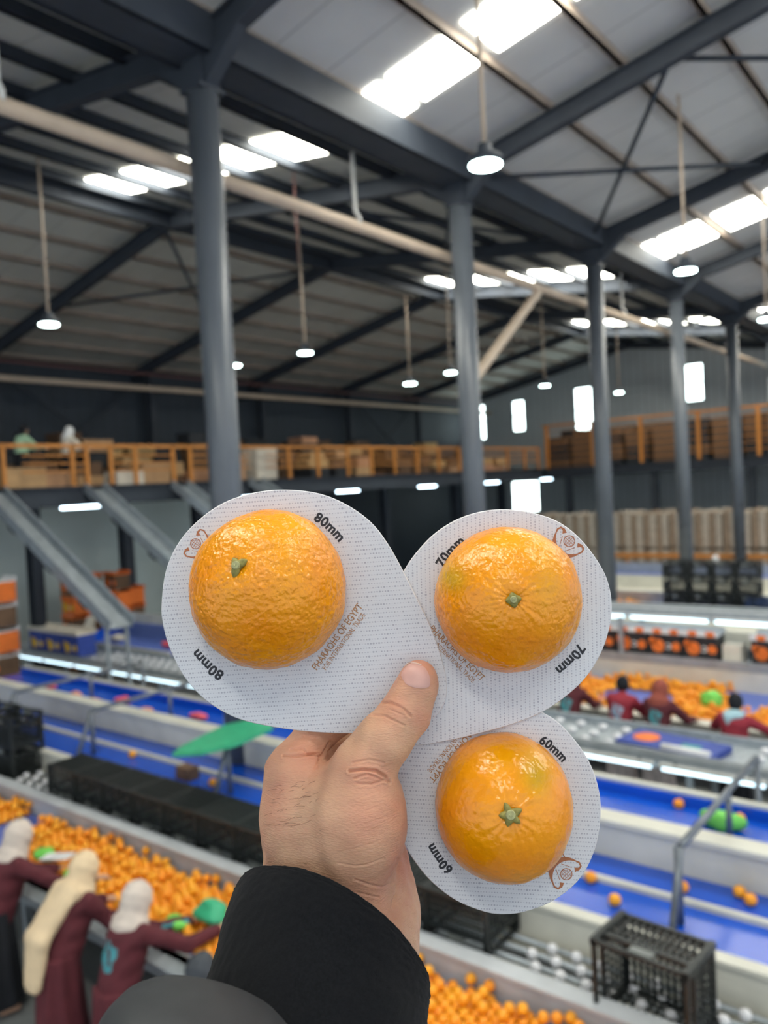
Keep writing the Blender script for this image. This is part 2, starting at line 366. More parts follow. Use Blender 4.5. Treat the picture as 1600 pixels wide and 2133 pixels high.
# ------------------------------------------------------------------ mezzanines
struct(MB().box(4, 18.8, 4.95, 43, 27, 5.1), 'floor', CONC)
struct(MB().box(4, 18.72, 4.62, 43, 18.8, 5.1).box(4, 18.6, 5.07, 43, 18.8, 5.1).box(4, 18.6, 4.6, 43, 18.85, 4.63), 'trim_3', STEEL)
struct(MB().box(36.78, -8, 4.95, 43, 18.6, 5.1), 'floor', CONC)
struct(MB().box(36.7, -8, 4.62, 36.78, 18.6, 5.1).box(36.6, -8, 5.07, 36.78, 18.6, 5.1), 'trim_4', STEEL)
for k, x in enumerate((11.55, 14.5, 17.3, 20.3, 27.4, 33, 37.5)):
    c = MB().box(x-.16, 21.4, 0, x+.16, 21.44, 4.95).box(x-.16, 21.7, 0, x+.16, 21.74, 4.95).box(x-.03, 21.44, 0, x+.03, 21.7, 4.95).build('mezzanine_column', STEEL)
    tag(c, 'dark steel post under the long mezzanine, %s from the near end' % ordn[k], 'column', 'posts under the long mezzanine', 'structure')
for k, y in enumerate((17.5, 13.2, 9.0, 4.8)):
    c = MB().box(36.95, y-.15, 0, 37.25, y+.15, 4.95).build('mezzanine_column', STEEL)
    tag(c, 'dark steel post under the cross mezzanine, %s from the corner' % ordn[k], 'column', 'posts under the cross mezzanine', 'structure')
for k, x in enumerate((13.25, 19.4, 25.3, 31.3, 37.3)):
    c = MB().box(x-.15, 26.4, 5.1, x+.15, 26.7, z_fall(26.5)+.1).build('wall_column', STEEL)
    tag(c, 'dark steel column against the back wall above the mezzanine, %s from the near end' % ordn[k], 'column', 'columns against the back wall', 'structure')
    m = MB(); m.bar((x+.2, 26.5, 5.3), (x+5.8, 26.5, 9.2), .08, .08); m.bar((x+.2, 26.5, 9.2), (x+5.8, 26.5, 5.3), .08, .08)
    if k in (0, 3): tag(m.build('wall_brace', STEEL), 'crossed steel braces on the back wall, bay after its %s column' % ordn[k], 'brace', 'crossed braces on the back wall', 'structure')
def railing(name, lab, pts_posts, ax, fixed, a0, a1, z0, rails, gaps, wpost=.09):
    c = empty(name, (a0, fixed, z0) if ax == 0 else (fixed, a0, z0), lab, 'railing')
    P = (lambda a, z: (a, fixed, z)) if ax == 0 else (lambda a, z: (fixed, a, z))
    for a in pts_posts: MB().bar(P(a, z0), P(a, z0+rails[0][0]), wpost, wpost, up=(1, 0, 0)).build('post', ORAIL, c)
    for i, (h_, t_) in enumerate(rails):
        segs = [(a0, a1)]
        if i:
            for g0, g1 in gaps: segs = [s_ for q0, q1 in segs for s_ in ((q0, min(q1, g0)), (max(q0, g1), q1)) if s_[1]-s_[0] > .05]
        for q0, q1 in segs: MB().bar(P(q0, z0+h_), P(q1, z0+h_), t_, t_).build('top_rail' if i == 0 else 'middle_rail', ORAIL, c)
railing('mezzanine_railing', 'orange railing on the edge of the long mezzanine', (7.6, 9.43, 11.2, 11.6, 12.3, 13.05, 14.3, 14.9, 16.4, 18.91, 20.3, 21.86, 23.2, 24.62, 26.1, 27.62, 29.2, 31, 33.32, 35, 36.4), 0, 18.75, 7, 36.5, 5.1,
        [(1.02, .09), (.78, .035), (.58, .035), (.38, .035)], [(9.0, 9.9), (11.65, 12.3), (14.35, 14.9), (17.2, 17.9)])
railing('mezzanine_railing', 'tall orange railing on the edge of the cross mezzanine', (18.4, 16, 13.64, 11.05, 8.58, 6.1, 3.6, 1.2), 1, 36.72, 0, 18.6, 5.1,
        [(2.1, .1), (1.8, .03), (1.5, .03), (1.2, .03), (.9, .03), (.6, .03), (.3, .03)], [], .14)
# tube lights under the mezzanine
def tube(x, y, z, L_, ax, lab, grp, hold=None, gm=None, r=.03):
    d = np.array((1, 0, 0.) if ax == 0 else (0, 1, 0.)); p_ = np.array((x, y, z))
    c = empty('tube_light', tuple(p_), lab, 'tube light', grp)
    MB().bar(p_-d*L_/2+(0, 0, .05), p_+d*L_/2+(0, 0, .05), .1, .03).build('housing', WHITEP, c)
    MB().tube([p_-d*(L_/2-.03), p_+d*(L_/2-.03)], r, 8).build('glowing_tube', gm or TUBEG, c)
    if hold:
        for s_ in (-1, 1): q = p_+d*s_*L_*.35; MB().bar(q+(0, 0, .06), q+np.array(hold), .03, .03).build('mount_rod', STEEL, c)
for k, x in enumerate((11.93, 17.57, 22.77, 27.91, 33.26, 38.87)):
    tube(x, 19.6, 4.56, 1.3, 0, 'glowing tube light under the long mezzanine, %s from the near end' % ordn[k], 'tube lights under the mezzanine', (0, 0, .388))

# cartons and stock on the mezzanines
def carton(x, y, z, sx, sy, sz, m, lab, grp, rz=0, name='cardboard_carton'):
    c, s = math.cos(rz), math.sin(rz)
    o = MB().obox((0, 0, sz/2), (c*sx/2, s*sx/2, 0), (-s*sy/2, c*sy/2, 0), (0, 0, sz/2)).obox((0, 0, sz+.003), (c*sx/2, s*sx/2, 0), (-s*.03, c*.03, 0), (0, 0, .003)).build(name, m)
    o.location = (x, y, z); return tag(o, lab, 'carton', grp)
G1 = 'cartons behind the long mezzanine railing'
carton(10.1, 19.3, 5.1, 1.0, .7, .5, CARD1, 'big plain brown carton behind the railing beside the first chute', G1)
carton(11.0, 19.4, 5.1, .7, .6, .42, CARD1, 'low brown carton next to the big one behind the railing', G1)
carton(13.05, 19.3, 5.1, .85, .6, .36, CARDW, 'low white carton behind the railing between two chutes', G1)
carton(13.95, 19.4, 5.1, .9, .7, .6, CARD1, 'brown carton behind the railing just after the low white one', G1)
carton(16.9, 19.4, 5.1, .8, .6, .75, CARD1, 'tall brown carton behind the railing near the first column', G1)
carton(18.3, 19.5, 5.1, .9, .7, .34, CARDW, 'lowest carton of the white stack behind the railing', G1)
carton(18.3, 19.5, 5.45, .9, .7, .34, CARDW, 'middle carton of the white stack behind the railing', G1)
carton(18.32, 19.5, 5.8, .9, .7, .3, CARDW, 'topmost carton of the white stack behind the railing', G1)
MZ = [(x+random.uniform(-.06, .06), y) for y in (20.9, 22.6, 24.2) for x in np.arange(7.4, 36, 1.35) if random.random() < (.75 if y < 22 else .6)]
for (x, y) in MZ:
    zz = 5.1
    for j in range(random.choice((1, 2, 2, 3) if y < 22 else (3, 4, 4, 5))):
        hh = random.uniform(.25, .42)
        carton(x+random.uniform(-.03, .03), y, zz, random.uniform(.7, 1.15), random.uniform(.6, .9), hh, random.choice((CARD1, CARD1, CARD2, CARD2, DARK)), 'brown carton or flattened board in the blurred stock deep on the long mezzanine', 'stock stacked deep on the long mezzanine', random.uniform(-.03, .03)); zz += hh+.008
for y in np.arange(.6, 18.2, 1.35):
    for x in (37.8, 39.4):
        zz = 5.1
        for j in range(random.choice((4, 5, 5))):
            hh = random.uniform(.3, .42)
            carton(x, y, zz, .8, random.uniform(1.0, 1.25), hh, random.choice((CARD2, CARD2, DARK)), 'dark brown carton in the stock behind the tall orange railing', 'stock stacked on the cross mezzanine'); zz += hh+.008
TAN1 = mat('wrapped_white_carton', (196, 186, 172), rough=.5, var=.25, scale=9); TAN2 = mat('wrapped_tan_carton', (160, 140, 120), rough=.5, var=.25, scale=9)
# wrapped carton stacks on the floor under the cross mezzanine
k = 0
for y in np.arange(5.4, 17.4, 1.04):
    for x in (33.0, 34.4):
        k += 1
        c = empty('pallet_stack', (x, y, 0), 'tall wrapped stack of tan and white cartons on a pallet below the cross mezzanine', 'pallet stack', 'wrapped pallet stacks on the floor')
        MB().box(x-.5, y-.5, 0, x+.5, y+.5, .04).box(x-.5, y-.5, .04, x-.4, y+.5, .13).box(x+.4, y-.5, .04, x+.5, y+.5, .13).box(x-.5, y-.5, .13, x+.5, y+.5, .15).build('pallet', CARD1, c)
        for q in range(4):
            for t_ in range(2):
                MB().box(x-.48, y-.5+q*.25, .15+t_*1.45, x+.48, y-.5+q*.25+.23, .15+t_*1.45+1.43-.1*random.random()).build('carton_tier', (TAN1 if (q+k) % 2 else TAN2), c)

# ------------------------------------------------------------------ chutes from the mezzanine
for k, (x, L_) in enumerate(((9.1, 1.), (11.7, 1.), (14.4, 1.), (17.3, 1.))):
    a = np.array((x, 18.7, 5.0)); b = np.array((x, 13.9, 2.2)); d = (b-a)/np.linalg.norm(b-a); n_ = np.cross((1, 0, 0), d); n_ = n_ if n_[2] > 0 else -n_
    c = empty('steel_chute', (x, 13.9, 0), 'sloping steel chute coming down from the mezzanine, %s from the near end' % ordn[k], 'chute', 'chutes from the mezzanine')
    MB().bar(a, b, .5, .03).build('slide', GALV, c)
    for s in (-1, 1): MB().bar(a+np.array((s*.26, 0, 0))+n_*.08, b+np.array((s*.26, 0, 0))+n_*.08, .03, .24).build('side_wall', GALV, c)
    for t_ in (.25, .55, .8):
        q = a+(b-a)*t_; MB().bar(q-(0, 0, .05), q-(0, 0, .05)-n_*.12, .42, .3).build('motor_box', DARK, c)
    for t_ in (.97,):
        q = a+(b-a)*t_
        for s in (-1, 1): MB().bar((x+s*.22, q[1], q[2]-.02), (x+s*.22, q[1], 0), .06, .06).build('leg', GALV, c)

# ------------------------------------------------------------------ conveyors (all run along y)
Y0, Y1 = -2.5, 15.5
def legs(c, xs, ys_, z, m=GALV, t_=.07):
    for x in xs:
        for y in ys_: MB().box(x-t_/2, y-t_/2, 0, x+t_/2, y+t_/2, z).build('leg', m, c)
RAILP = mat('pale_grey_rail', (186, 190, 194), rough=.5, var=.12, scale=4)
# near sorting belt
c = empty('sorting_belt', (4.4, 5, 0), 'wide belt table heaped with oranges beside the workers in pale headscarves', 'conveyor')
MB().box(3.98, Y0, .86, 4.86, Y1, .93).build('belt', BLUEP, c)
MB().box(3.86, Y0, .74, 3.93, Y1, .97).box(3.72, Y0, .94, 3.97, Y1, .97).build('side_rail', GALV, c)
MB().box(3.95, Y0, .72, 4.88, Y1, .84).build('frame', CREAM, c)
legs(c, (4.0, 4.8), np.arange(-1.5, 15, 2.4), .72)
# roller conveyor with crates
c = empty('crate_conveyor', (5.2, 5, 0), 'roller conveyor carrying the long row of black crates', 'conveyor')
MB().box(4.88, Y0, .8, 4.98, Y1, 1.15).box(4.98, Y0, 1.1, 5.04, Y1, 1.13).box(4.84, Y0, 1.15, 5.0, Y1, 1.17).build('guide_rail', RAILP, c)
for x in (5.13, 5.27, 5.41, 5.55): MB().tube([(x, Y0, 1.02), (x, 15, 1.02)], .022, 8).build('roller_bar', GALV, c)
MB().box(5.0, Y0, .74, 5.62, Y1, .78).build('tray', CREAM, c)
legs(c, (4.93, 5.58), np.arange(-1.2, 15, 2.4), .78)
wh = None
for i, y in enumerate(list(np.arange(.3, 3.05, .2))+list(np.arange(9.75, 10.5, .24))):
    for j, x in enumerate((5.2, 5.34, 5.48)):
        yy = y+.1*(j % 2)
        if wh is None:
            wh = MB().lathe((0, 0, 0), [(.004, -.03), (.026, -.024), (.034, 0), (.026, .024), (.004, .03)], 12).build('wheel', WHEELM); o = wh
        else: o = wh.copy(); COL.objects.link(o)
        o.parent = c; o.matrix_parent_inverse = Matrix.Translation(-Vector(c.location)); o.location = (x, yy, 1.065); o.scale = (1.25, 1.25, 1.25)
# blue conveyor with two lanes
c = empty('blue_conveyor', (6.2, 5, 0), 'bright blue two-lane belt conveyor behind the crate row', 'conveyor')
MB().box(5.7, Y0, 1.22, 6.3, Y1, 1.25).build('belt', BLUEB, c)
MB().box(6.36, Y0, 1.22, 6.78, Y1, 1.25).build('belt', BLUEB, c)
MB().box(6.3, Y0, 1.2, 6.36, Y1, 1.29).build('lane_divider', CREAM, c)
MB().box(5.64, Y0, .85, 5.7, Y1, 1.28).box(5.6, Y0, 1.28, 5.72, Y1, 1.31).build('side_panel', CREAM, c)
MB().box(6.79, Y0, .9, 6.84, Y1, 1.56).box(6.74, Y0, 1.56, 6.92, Y1, 1.6).build('back_panel', CREAM, c)
legs(c, (5.75, 6.75), np.arange(-1, 15, 2.4), .9, CREAM)
MB().box(5.7, Y0, 1.05, 6.79, Y1, 1.21).build('frame', CREAM, c)
c = empty('blue_conveyor', (7.5, 5, 0), 'raised blue belt conveyor behind the cream panel, in front of the lit shelf', 'conveyor')
MB().box(6.98, Y0, 1.36, 7.86, Y1, 1.4).build('belt', BLUEB, c)
MB().box(6.93, Y0, 1.1, 6.98, Y1, 1.55).box(6.92, Y0, 1.55, 7.02, Y1, 1.58).build('side_panel', CREAM, c)
MB().box(7.86, Y0, 1.2, 7.9, Y1, 1.5).build('back_panel', BLUEB, c)
MB().box(7.9, Y0, 1.2, 7.98, Y1, 1.53).build('back_rail', CREAM, c)
MB().box(6.98, Y0, 1.15, 7.9, Y1, 1.35).build('frame', CREAM, c)
legs(c, (7.02, 7.9), np.arange(-1, 15, 2.4), 1.16, CREAM)
# portal frames over the blue conveyors
def portal(y, lab, x0=6.02, x1=8.3, zt=1.85):
    c = empty('portal_frame', (x0, y, 1.0), lab, 'frame', 'grey tube frames over the blue conveyors')
    MB().tube([(x0-.25, y, 1.29), (x0, y, zt)], .03, 10).build('front_post', FRAMEP, c)
    MB().tube([(x0, y+.02, 1.25), (x0+.0, y+.02, zt)], .03, 10).build('front_post', FRAMEP, c)
    MB().tube([(x0, y, zt), (x1, y, zt)], .03, 10).build('cross_bar', FRAMEP, c)
    for q in (x1-1.0, x1): MB().tube([(q, y, .0 if q == x1 else 1.402), (q, y, zt)], .028, 10).build('rear_post', FRAMEP, c)
portal(2.07, 'grey tube frame over the blue conveyors beside the upright black crate')
portal(7.2, 'grey tube frame over the blue conveyors holding the green board')
portal(10.0, 'grey tube frame over the blue conveyors behind the row of crates')
portal(12.1, 'grey tube frame over the blue conveyors above the crate pile')
# green board
GB = [(5.31, 7.29), (5.51, 7.4), (6.32, 7.6), (6.9, 7.35), (6.5, 6.98), (5.87, 6.91), (5.51, 7.04)]
b = MB().add([(x, y, z) for z in (1.88, 1.92) for x, y in GB], [tuple(range(6, -1, -1)), tuple(range(7, 14))]+[(i, (i+1) % 7, 7+(i+1) % 7, 7+i) for i in range(7)]).build('green_board', GREENB); tag(b, 'long green plastic board lying on a grey tube frame', 'board')
b = MB().box(6.0, 7.95, 1.25, 6.16, 8.2, 1.4).build('brown_box', CARD2); tag(b, 'small brown carton on the blue belt under the green board', 'carton')
# lit shelf conveyor
c = empty('lit_shelf', (10, 5, 0), 'grey steel roller shelf with glowing tubes under its edge', 'conveyor')
MB().box(9.72, Y0, 1.10, 10.75, 20.4, 1.13).build('tray', GALV, c)
MB().box(9.66, Y0, 1.06, 9.72, 20.4, 1.25).box(9.62, Y0, 1.235, 9.76, 20.4, 1.25).build('front_rail', GALV, c)
MB().box(10.75, Y0, 1.06, 10.8, 20.4, 1.23).build('back_rail', GALV, c)
legs(c, (9.75, 10.72), np.arange(-2, 19, 2.6), 1.18)
for i, y in enumerate(list(np.arange(4.3, 6.4, .33))+list(np.arange(1.2, 2.6, .33))+list(np.arange(11, 16.5, .28))):
    for x in (9.95, 10.25, 10.55):
        o = wh.copy(); COL.objects.link(o); o.parent = c; o.matrix_parent_inverse = Matrix.Translation(-Vector(c.location)); o.location = (x, y, 1.17); o.scale = (1.9, 1.9, 1.3)
for i, y in enumerate(np.arange(-1, 19.6, 1.3)):
    tube(9.6, y, 1.08, 1.22, 1, 'thin glowing tube under the near edge of the grey roller shelf', 'tube lights under the roller shelf', (.065, 0, .06), TUBE2, .022)
# second sorting belt with workers
c = empty('sorting_belt', (13, 5, 0), 'wide belt table of oranges in front of the red-vested workers', 'conveyor')
MB().box(12.1, Y0, .88, 14.1, 7.6, .93).build('belt', BLUEP, c)
MB().box(12.0, Y0, .45, 12.08, 7.6, .98).box(11.85, Y0, .96, 12.1, 7.6, .99).build('side_panel', CREAM, c)
MB().box(14.1, Y0, .6, 14.16, 7.6, 1.27).build('back_panel', CREAM, c)
legs(c, (12.15, 14.05), np.arange(-2, 7.5, 2.6), .88, CREAM)
c = empty('carton_shelf', (14.4, 5, 0), 'steel roller shelf carrying black orange-printed cartons above the second sorting belt', 'shelf')
MB().box(14.16, Y0, 1.32, 14.9, 12.2, 1.36).box(14.1, Y0, 1.28, 14.16, 12.2, 1.42).build('tray', GALV, c)
MB().box(14.9, Y0, 1.28, 14.95, 12.2, 1.5).build('back_rail', GALV, c)
MB().box(14.5, Y0, 2.06, 15.3, 12.2, 2.1).box(14.44, Y0, 2.02, 14.5, 12.2, 2.2).build('upper_tray', GALV, c)
legs(c, (14.2, 15.25), np.arange(-2, 12, 2.6), 2.06)
for i, y in enumerate(np.arange(-1, 12, 1.5)):
    tube(14.4, y, 2.03, 1.42, 1, 'thin glowing tube above the black orange-printed cartons', 'tube lights above the printed cartons', None, TUBE2, .028)
# further lanes
for k, (x, z, m_) in enumerate(((17.25, 1.25, CREAM), (20.2, 1.1, GALV), (23.2, 1.1, CREAM), (27, 1.1, GALV))):
    c = empty('far_conveyor', (x, 5, 0), 'pale conveyor lane far behind the printed cartons, %s of four' % ordn[k], 'conveyor', 'far conveyor lanes')
    MB().box(x, Y0, z-.05, x+1.2, 14, z).build('belt', BLUEP if k % 2 else CREAM, c)
    MB().box(x-.06, Y0, z-.45, x, 14, z+.08).build('front_panel', CREAM, c); MB().box(x+1.2, Y0, z-.3, x+1.26, 14, z+.35).build('back_panel', m_, c)
    legs(c, (x+.05, x+1.15), np.arange(-2, 14, 3), z)
railing('floor_barrier', 'orange floor barrier before the wrapped pallet stacks', list(np.arange(.5, 13, 3)), 1, 31.6, 0, 13, 0, [(1.35, .16), (.9, .08)], [])
for i, y in enumerate(np.arange(3, 12, 1.8)):
    tube(17.0, y, 1.75, 1.6, 1, 'faint glowing tube over the pale lane behind the cartons', 'tube lights over the far lane', None, TUBE2, .028)
c = MB().box(16.95, 2, 1.82, 17.1, 12, 1.86); 
for y in (2, 7, 12): c.box(17.0, y-.03, 0, 17.06, y+.03, 1.84)
tag(c.build('light_bridge', GALV), 'slim steel bridge carrying the far row of tube lights', 'frame')

# ------------------------------------------------------------------ printed cartons
def printed(x, y, z, lab, grp, sy=.58, sx=.45, sz=.42, m=BLACKBOX, top=WHPRINT, pr=ORPRINT):
    c = empty('printed_carton', (x, y, z), lab, 'carton', grp)
    MB().box(x-sx/2, y-sy/2, z, x+sx/2, y+sy/2, z+sz).build('box', m, c)
    t_ = MB()
    for s in (-1, 1): t_.box(x+s*sx/2-.03*(s < 0)-.03*0, y-sy/2-.01, z+sz, x+s*sx/2+.03*(s > 0), y+sy/2+.01, z+sz+.1)
    t_.box(x-sx/2, y-sy/2, z+sz, x+sx/2, y+sy/2, z+sz+.02).build('tray_top', top, c)
    xf = x-sx/2-.003
    for (dy, dz, r) in ((.12, .2, .12), (-.2, .2, .08), (.22, .28, .06)):
        MB().add([(xf, y+dy+r*math.cos(a), z+dz+r*math.sin(a)) for a in np.linspace(0, 2*PI, 20, endpoint=False)]+[(xf+.004, y+dy+r*math.cos(a), z+dz+r*math.sin(a)) for a in np.linspace(0, 2*PI, 20, endpoint=False)],
                 [tuple(range(19, -1, -1))]+[(i, (i+1) % 20, 20+(i+1) % 20, 20+i) for i in range(20)]).build('fruit_print', pr, c)
    ring = MB().add([(xf-.001, y-.06+rr*math.cos(a), z+.2+rr*math.sin(a)) for a in np.linspace(.7, 5.6, 14) for rr in (.055, .03)], [(2*i, 2*i+1, 2*i+3, 2*i+2) for i in range(13)])
    ring.build('letter_print', WHPRINT, c)
    if top is WHPRINT:
        for q in (-.18, .12): MB().box(x-sx/2-.034, y+q-.07, z+sz+.005, x-sx/2-.029, y+q+.07, z+sz+.095).build('orange_band', ORPRINT, c)
    return c
for i, y in enumerate((6.9, 6.28, 5.66, 5.04, 4.42)):
    printed(14.52, y, 1.36, 'black carton printed with orange fruit, %s of the run of five on the steel shelf' % ordn[i], 'printed cartons on the steel shelf')
printed(14.52, 3.3, 1.36, 'black carton printed with orange fruit, just past the white carton on the steel shelf', 'printed cartons on the steel shelf')
printed(14.52, 2.68, 1.36, 'black carton printed with orange fruit, very last on the steel shelf', 'printed cartons on the steel shelf')
o = MB().box(14.3, 3.75, 1.36, 14.7, 4.05, 1.66).build('white_carton', CARDW); tag(o, 'small white carton in the gap between black printed cartons', 'carton')
# flat blue printed carton on the lit shelf
c = empty('blue_carton_sheet', (10.2, 3.5, 1.13), 'flat blue printed carton with an orange fruit lying on the grey roller shelf', 'carton')
MB().obox((10.2, 3.55, 1.18), (.3, -.05, 0), (.08, .62, 0), (0, 0, .04)).build('box', BLUEBOX, c)
MB().lathe((10.25, 3.9, 1.222), [(.17, 0), (.17, .006)], 20).build('fruit_print', ORPRINT, c)
MB().obox((10.1, 3.3, 1.222), (.12, 0, 0), (0, .12, 0), (0, 0, .004)).build('label_print', TEAL, c)
MB().tube([(9.9, 3.0, 1.23), (9.95, 3.6, 1.23)], .05, 10).build('folded_flap', WHPRINT, c)
# left side stock: printed boxes in stacks behind the chutes
for k, (x, y, n_, top) in enumerate(((8.35, 17.2, 6, WHPRINT), (12.1, 20.6, 5, ORPRINT), (12.75, 20.9, 5, ORPRINT), (13.4, 20.5, 5, ORPRINT), (14.05, 20.8, 4, ORPRINT))):
    for j in range(n_):
        printed(x+.02*(j % 2), y, .02+j*.53, 'orange-topped carton, %s from the floor in the %s stack near the chutes' % (ordn[j], ordn[k]), 'cartons stacked near the chutes', m=CARD2 if j % 2 == 0 else ORPRINT, top=top, pr=YELPRINT if j % 2 else ORPRINT)
for k in range(3):
    printed(10.2, 17.3+.74*k, 1.14, 'blue carton printed with yellow lemons on the roller shelf, %s of three' % ordn[k], 'lemon cartons on the roller shelf', m=BLUEBOX, top=CARDW, pr=YELPRINT, sz=.5, sy=.68)
c = empty('blue_tray_table', (11.7, 16.8, 0), 'sloping blue packing tray beyond the foot of the first chute', 'tray')
MB().add([(11.2, 15.2, 1.12), (11.2, 18.3, 1.12), (12.3, 18.3, 1.5), (12.3, 15.2, 1.5), (11.2, 15.2, 1.07), (11.2, 18.3, 1.07), (12.3, 18.3, 1.45), (12.3, 15.2, 1.45)], [(3, 2, 1, 0), (4, 5, 6, 7), (0, 1, 5, 4), (1, 2, 6, 5), (2, 3, 7, 6), (3, 0, 4, 7)]).build('tray', BLUEP, c)
MB().bar((11.17, 15.2, 1.05), (11.17, 18.3, 1.05), .06, .26).build('front_rim', CREAM, c)
MB().bar((11.2, 18.33, 1.25), (12.3, 18.33, 1.6), .05, .26).build('side_rim', BLUEB, c)
MB().bar((12.33, 15.2, 1.6), (12.33, 18.3, 1.6), .05, .3).build('back_rim', CREAM, c)
legs(c, (11.25, 12.25), (15.4, 18.1), 1.05)
tag(MB().box(12.5, 16.0, 1.55, 13.1, 17.0, 1.6).box(12.52, 16.05, 0, 12.6, 16.13, 1.55).box(13.0, 16.85, 0, 13.08, 16.93, 1.55).build('side_stand', GALV), 'small steel stand behind the blue tray', 'stand')
printed(12.8, 16.5, 1.6, 'small brown carton with a pink lid on the steel stand behind the blue tray', 'cartons stacked near the chutes', m=CARD2, top=PINK, pr=CARDW, sz=.4)

# ------------------------------------------------------------------ crates
HANDLEM = mat('pale_crate_handle', (120, 124, 122), rough=.5)  # handle blocks in a lighter grey than the crate body
CL, CW, CH = .56, .46, .4      # y, x, z
def crate_parts(root, m=BLACKP, rx=None):
    """lattice crate, open at z=CH, local to root at origin"""
    a, b, h_ = CW/2, CL/2, CH
    T = (lambda mb: mb)
    fr = MB()
    for z in (0.015, h_-.015, h_*.72): 
        for s in (-1, 1): fr.box(s*a-.012, -b, z-.015, s*a+.012, b, z+.015); fr.box(-a, s*b-.012, z-.015, a, s*b+.012, z+.015)
    for s in (-1, 1):
        for t_ in (-1, 1): fr.box(s*a-.02, t_*b-.02, 0, s*a+.02, t_*b+.02, h_)
    fr.build('frame', m, root)
    for s in (-1, 1):
        w_ = MB()
        for i in range(12): y = -b+CL*(i+.5)/12; w_.box(s*a-.005, y-.007, 0, s*a+.005, y+.007, h_*.72)
        for i in range(5): z = h_*.72*(i+.5)/5; w_.box(s*a-.005, -b, z-.006, s*a+.005, b, z+.006)
        w_.build('side_lattice', m, root)
        w_ = MB()
        for i in range(10): x = -a+CW*(i+.5)/10; w_.box(x-.007, s*b-.005, 0, x+.007, s*b+.005, h_*.72)
        for i in range(5): z = h_*.72*(i+.5)/5; w_.box(-a, s*b-.005, z-.006, a, s*b+.005, z+.006)
        w_.build('end_lattice', m, root)
    w_ = MB()
    for i in range(13): y = -b+CL*(i+.5)/13; w_.box(-a, y-.009, .0, a, y+.009, .014)
    for i in range(7): x = -a+CW*(i+.5)/7; w_.box(x-.006, -b, .004, x+.006, b, .014)
    w_.build('base_grid', m, root)
    for s in (-1, 1): MB().box(s*a-.016, -.07, h_*.78, s*a+.016, .07, h_*.93).build('handle', HANDLEM, root)
g_ = 'black crates in the long row'
first = empty('plastic_crate', (0, 0, 0), 'black slatted plastic crate upside down in the long row on the crate conveyor', 'crate', g_); crate_parts(first)
ys_ = np.arange(9.3, 3.2, -.575)
first.location = (5.36, ys_[0], 1.455); first.rotation_euler = (PI, 0, 0)
def crate_at(loc, rot, lab, grp=None):
    o = dup(first); o.location = loc; o.rotation_euler = rot; o['label'] = lab
    if grp: o['group'] = grp
    elif 'group' in o: del o['group']
    return o
for y in ys_[1:]: crate_at((5.36, y, 1.455), (PI, 0, 0), first['label'], g_)
# pile at the far end of the row
for j, (y, z) in enumerate(((10.95, 1.05), (11.55, 1.05), (10.95, 1.46), (11.55, 1.46), (12.15, 1.05), (12.15, 1.46))):
    crate_at((5.4, y, z), (0, 0, .12), 'black plastic crate in the %s tier of the pile past the crate row' % ('lower' if z < 1.2 else 'upper'), 'crates piled past the end of the row')
SC = crate_at((5.33, 1.95, 1.33), (0, -PI/2, -.08), 'single black crate standing on its side beside the grey tube frame')
SC.scale = (1.12, 1.12, 1.12)
for i in range(4):
    for j in range(3):
        crate_at((21.0+.0*i, 7.0-.57*i, 1.12+.42*j), (0, 0, 0), 'black crate in the tall dark stack on the far lane', 'stack of black crates on the far lane')
for i in range(4):
    o = crate_at((20.6, 4.9-.6*i, 1.12), (0, 0, 0), 'dark blue crate in the short row beside the tall black stack', 'dark blue crates on the far lane')
    for ch in kids(o): ch.data = ch.data.copy(); ch.data.materials.clear(); ch.data.materials.append(NAVYC)

# ------------------------------------------------------------------ small oranges
def fruit_mesh(seg=14, ring=9):
    m = MB(); prof = [(.045*math.sin(t_), -.042*math.cos(t_)) for t_ in np.linspace(.08, PI-.08, ring)]; m.lathe((0, 0, 0), prof, seg); return m
fm = fruit_mesh()
me = bpy.data.meshes.new('orange'); me.from_pydata(fm.v, [], fm.f); me.update(); me.polygons.foreach_set('use_smooth', [True]*len(me.polygons)); me.materials.append(ORANGES)
def scatter(x0, x1, y0, y1, z, keep=lambda x, y: True, d=.09):
    P = []
    for j, y in enumerate(np.arange(y0, y1, d*.88)):
        for x in np.arange(x0+(j % 2)*d/2, x1, d):
            if keep(x, y): P.append((x+random.uniform(-.003, .003), y+random.uniform(-.003, .003), z+.042+random.uniform(0, .003)))
            if keep(x, y) and random.random() < .3: P.append((x+d/2, y+d*.29, z+.117+random.uniform(0, .004)))
    return P
def keep1(x, y):
    if y > 9.05 and not (9.5 < y < 10.6 and x > 4.25): return False
    if 8.4 < y < 9.05 and x < 4.35: return False
    if (x-4.75)**2+((y-4.9)*.7)**2 < .02 or (x-4.2)**2+(y-7.0)**2 < .004 or (x-4.8)**2+(y-2.6)**2 < .003: return False
    return True
P = scatter(4.03, 4.84, .6, 10.7, .93, keep1)
def view_key(p):
    q = R3.T@(np.array(p)-C0); px = CX+F*q[0]/-q[2]; py = CY-F*q[1]/-q[2]
    hid = (505 < px < 880 and py > 1740) or px < -15 or px > 1620 or py > 2150 
    return (hid, -q[2])
P.sort(key=view_key)
for p in P[:300]:
    o = bpy.data.objects.new('orange', me); COL.objects.link(o); o.location = p; o.rotation_euler = (random.uniform(0, 3), random.uniform(0, 3), 0); s = random.uniform(.93, .99); o.scale = (s, s, s)
    tag(o, 'small bright orange in the heap on the near sorting belt', 'orange', 'oranges heaped on the near sorting belt')
ORVAR = [mat('orange_stuff_%d' % i, c_, rough=.4) for i, c_ in enumerate(((255, 168, 36), (252, 156, 30), (255, 178, 44), (250, 164, 40)))]
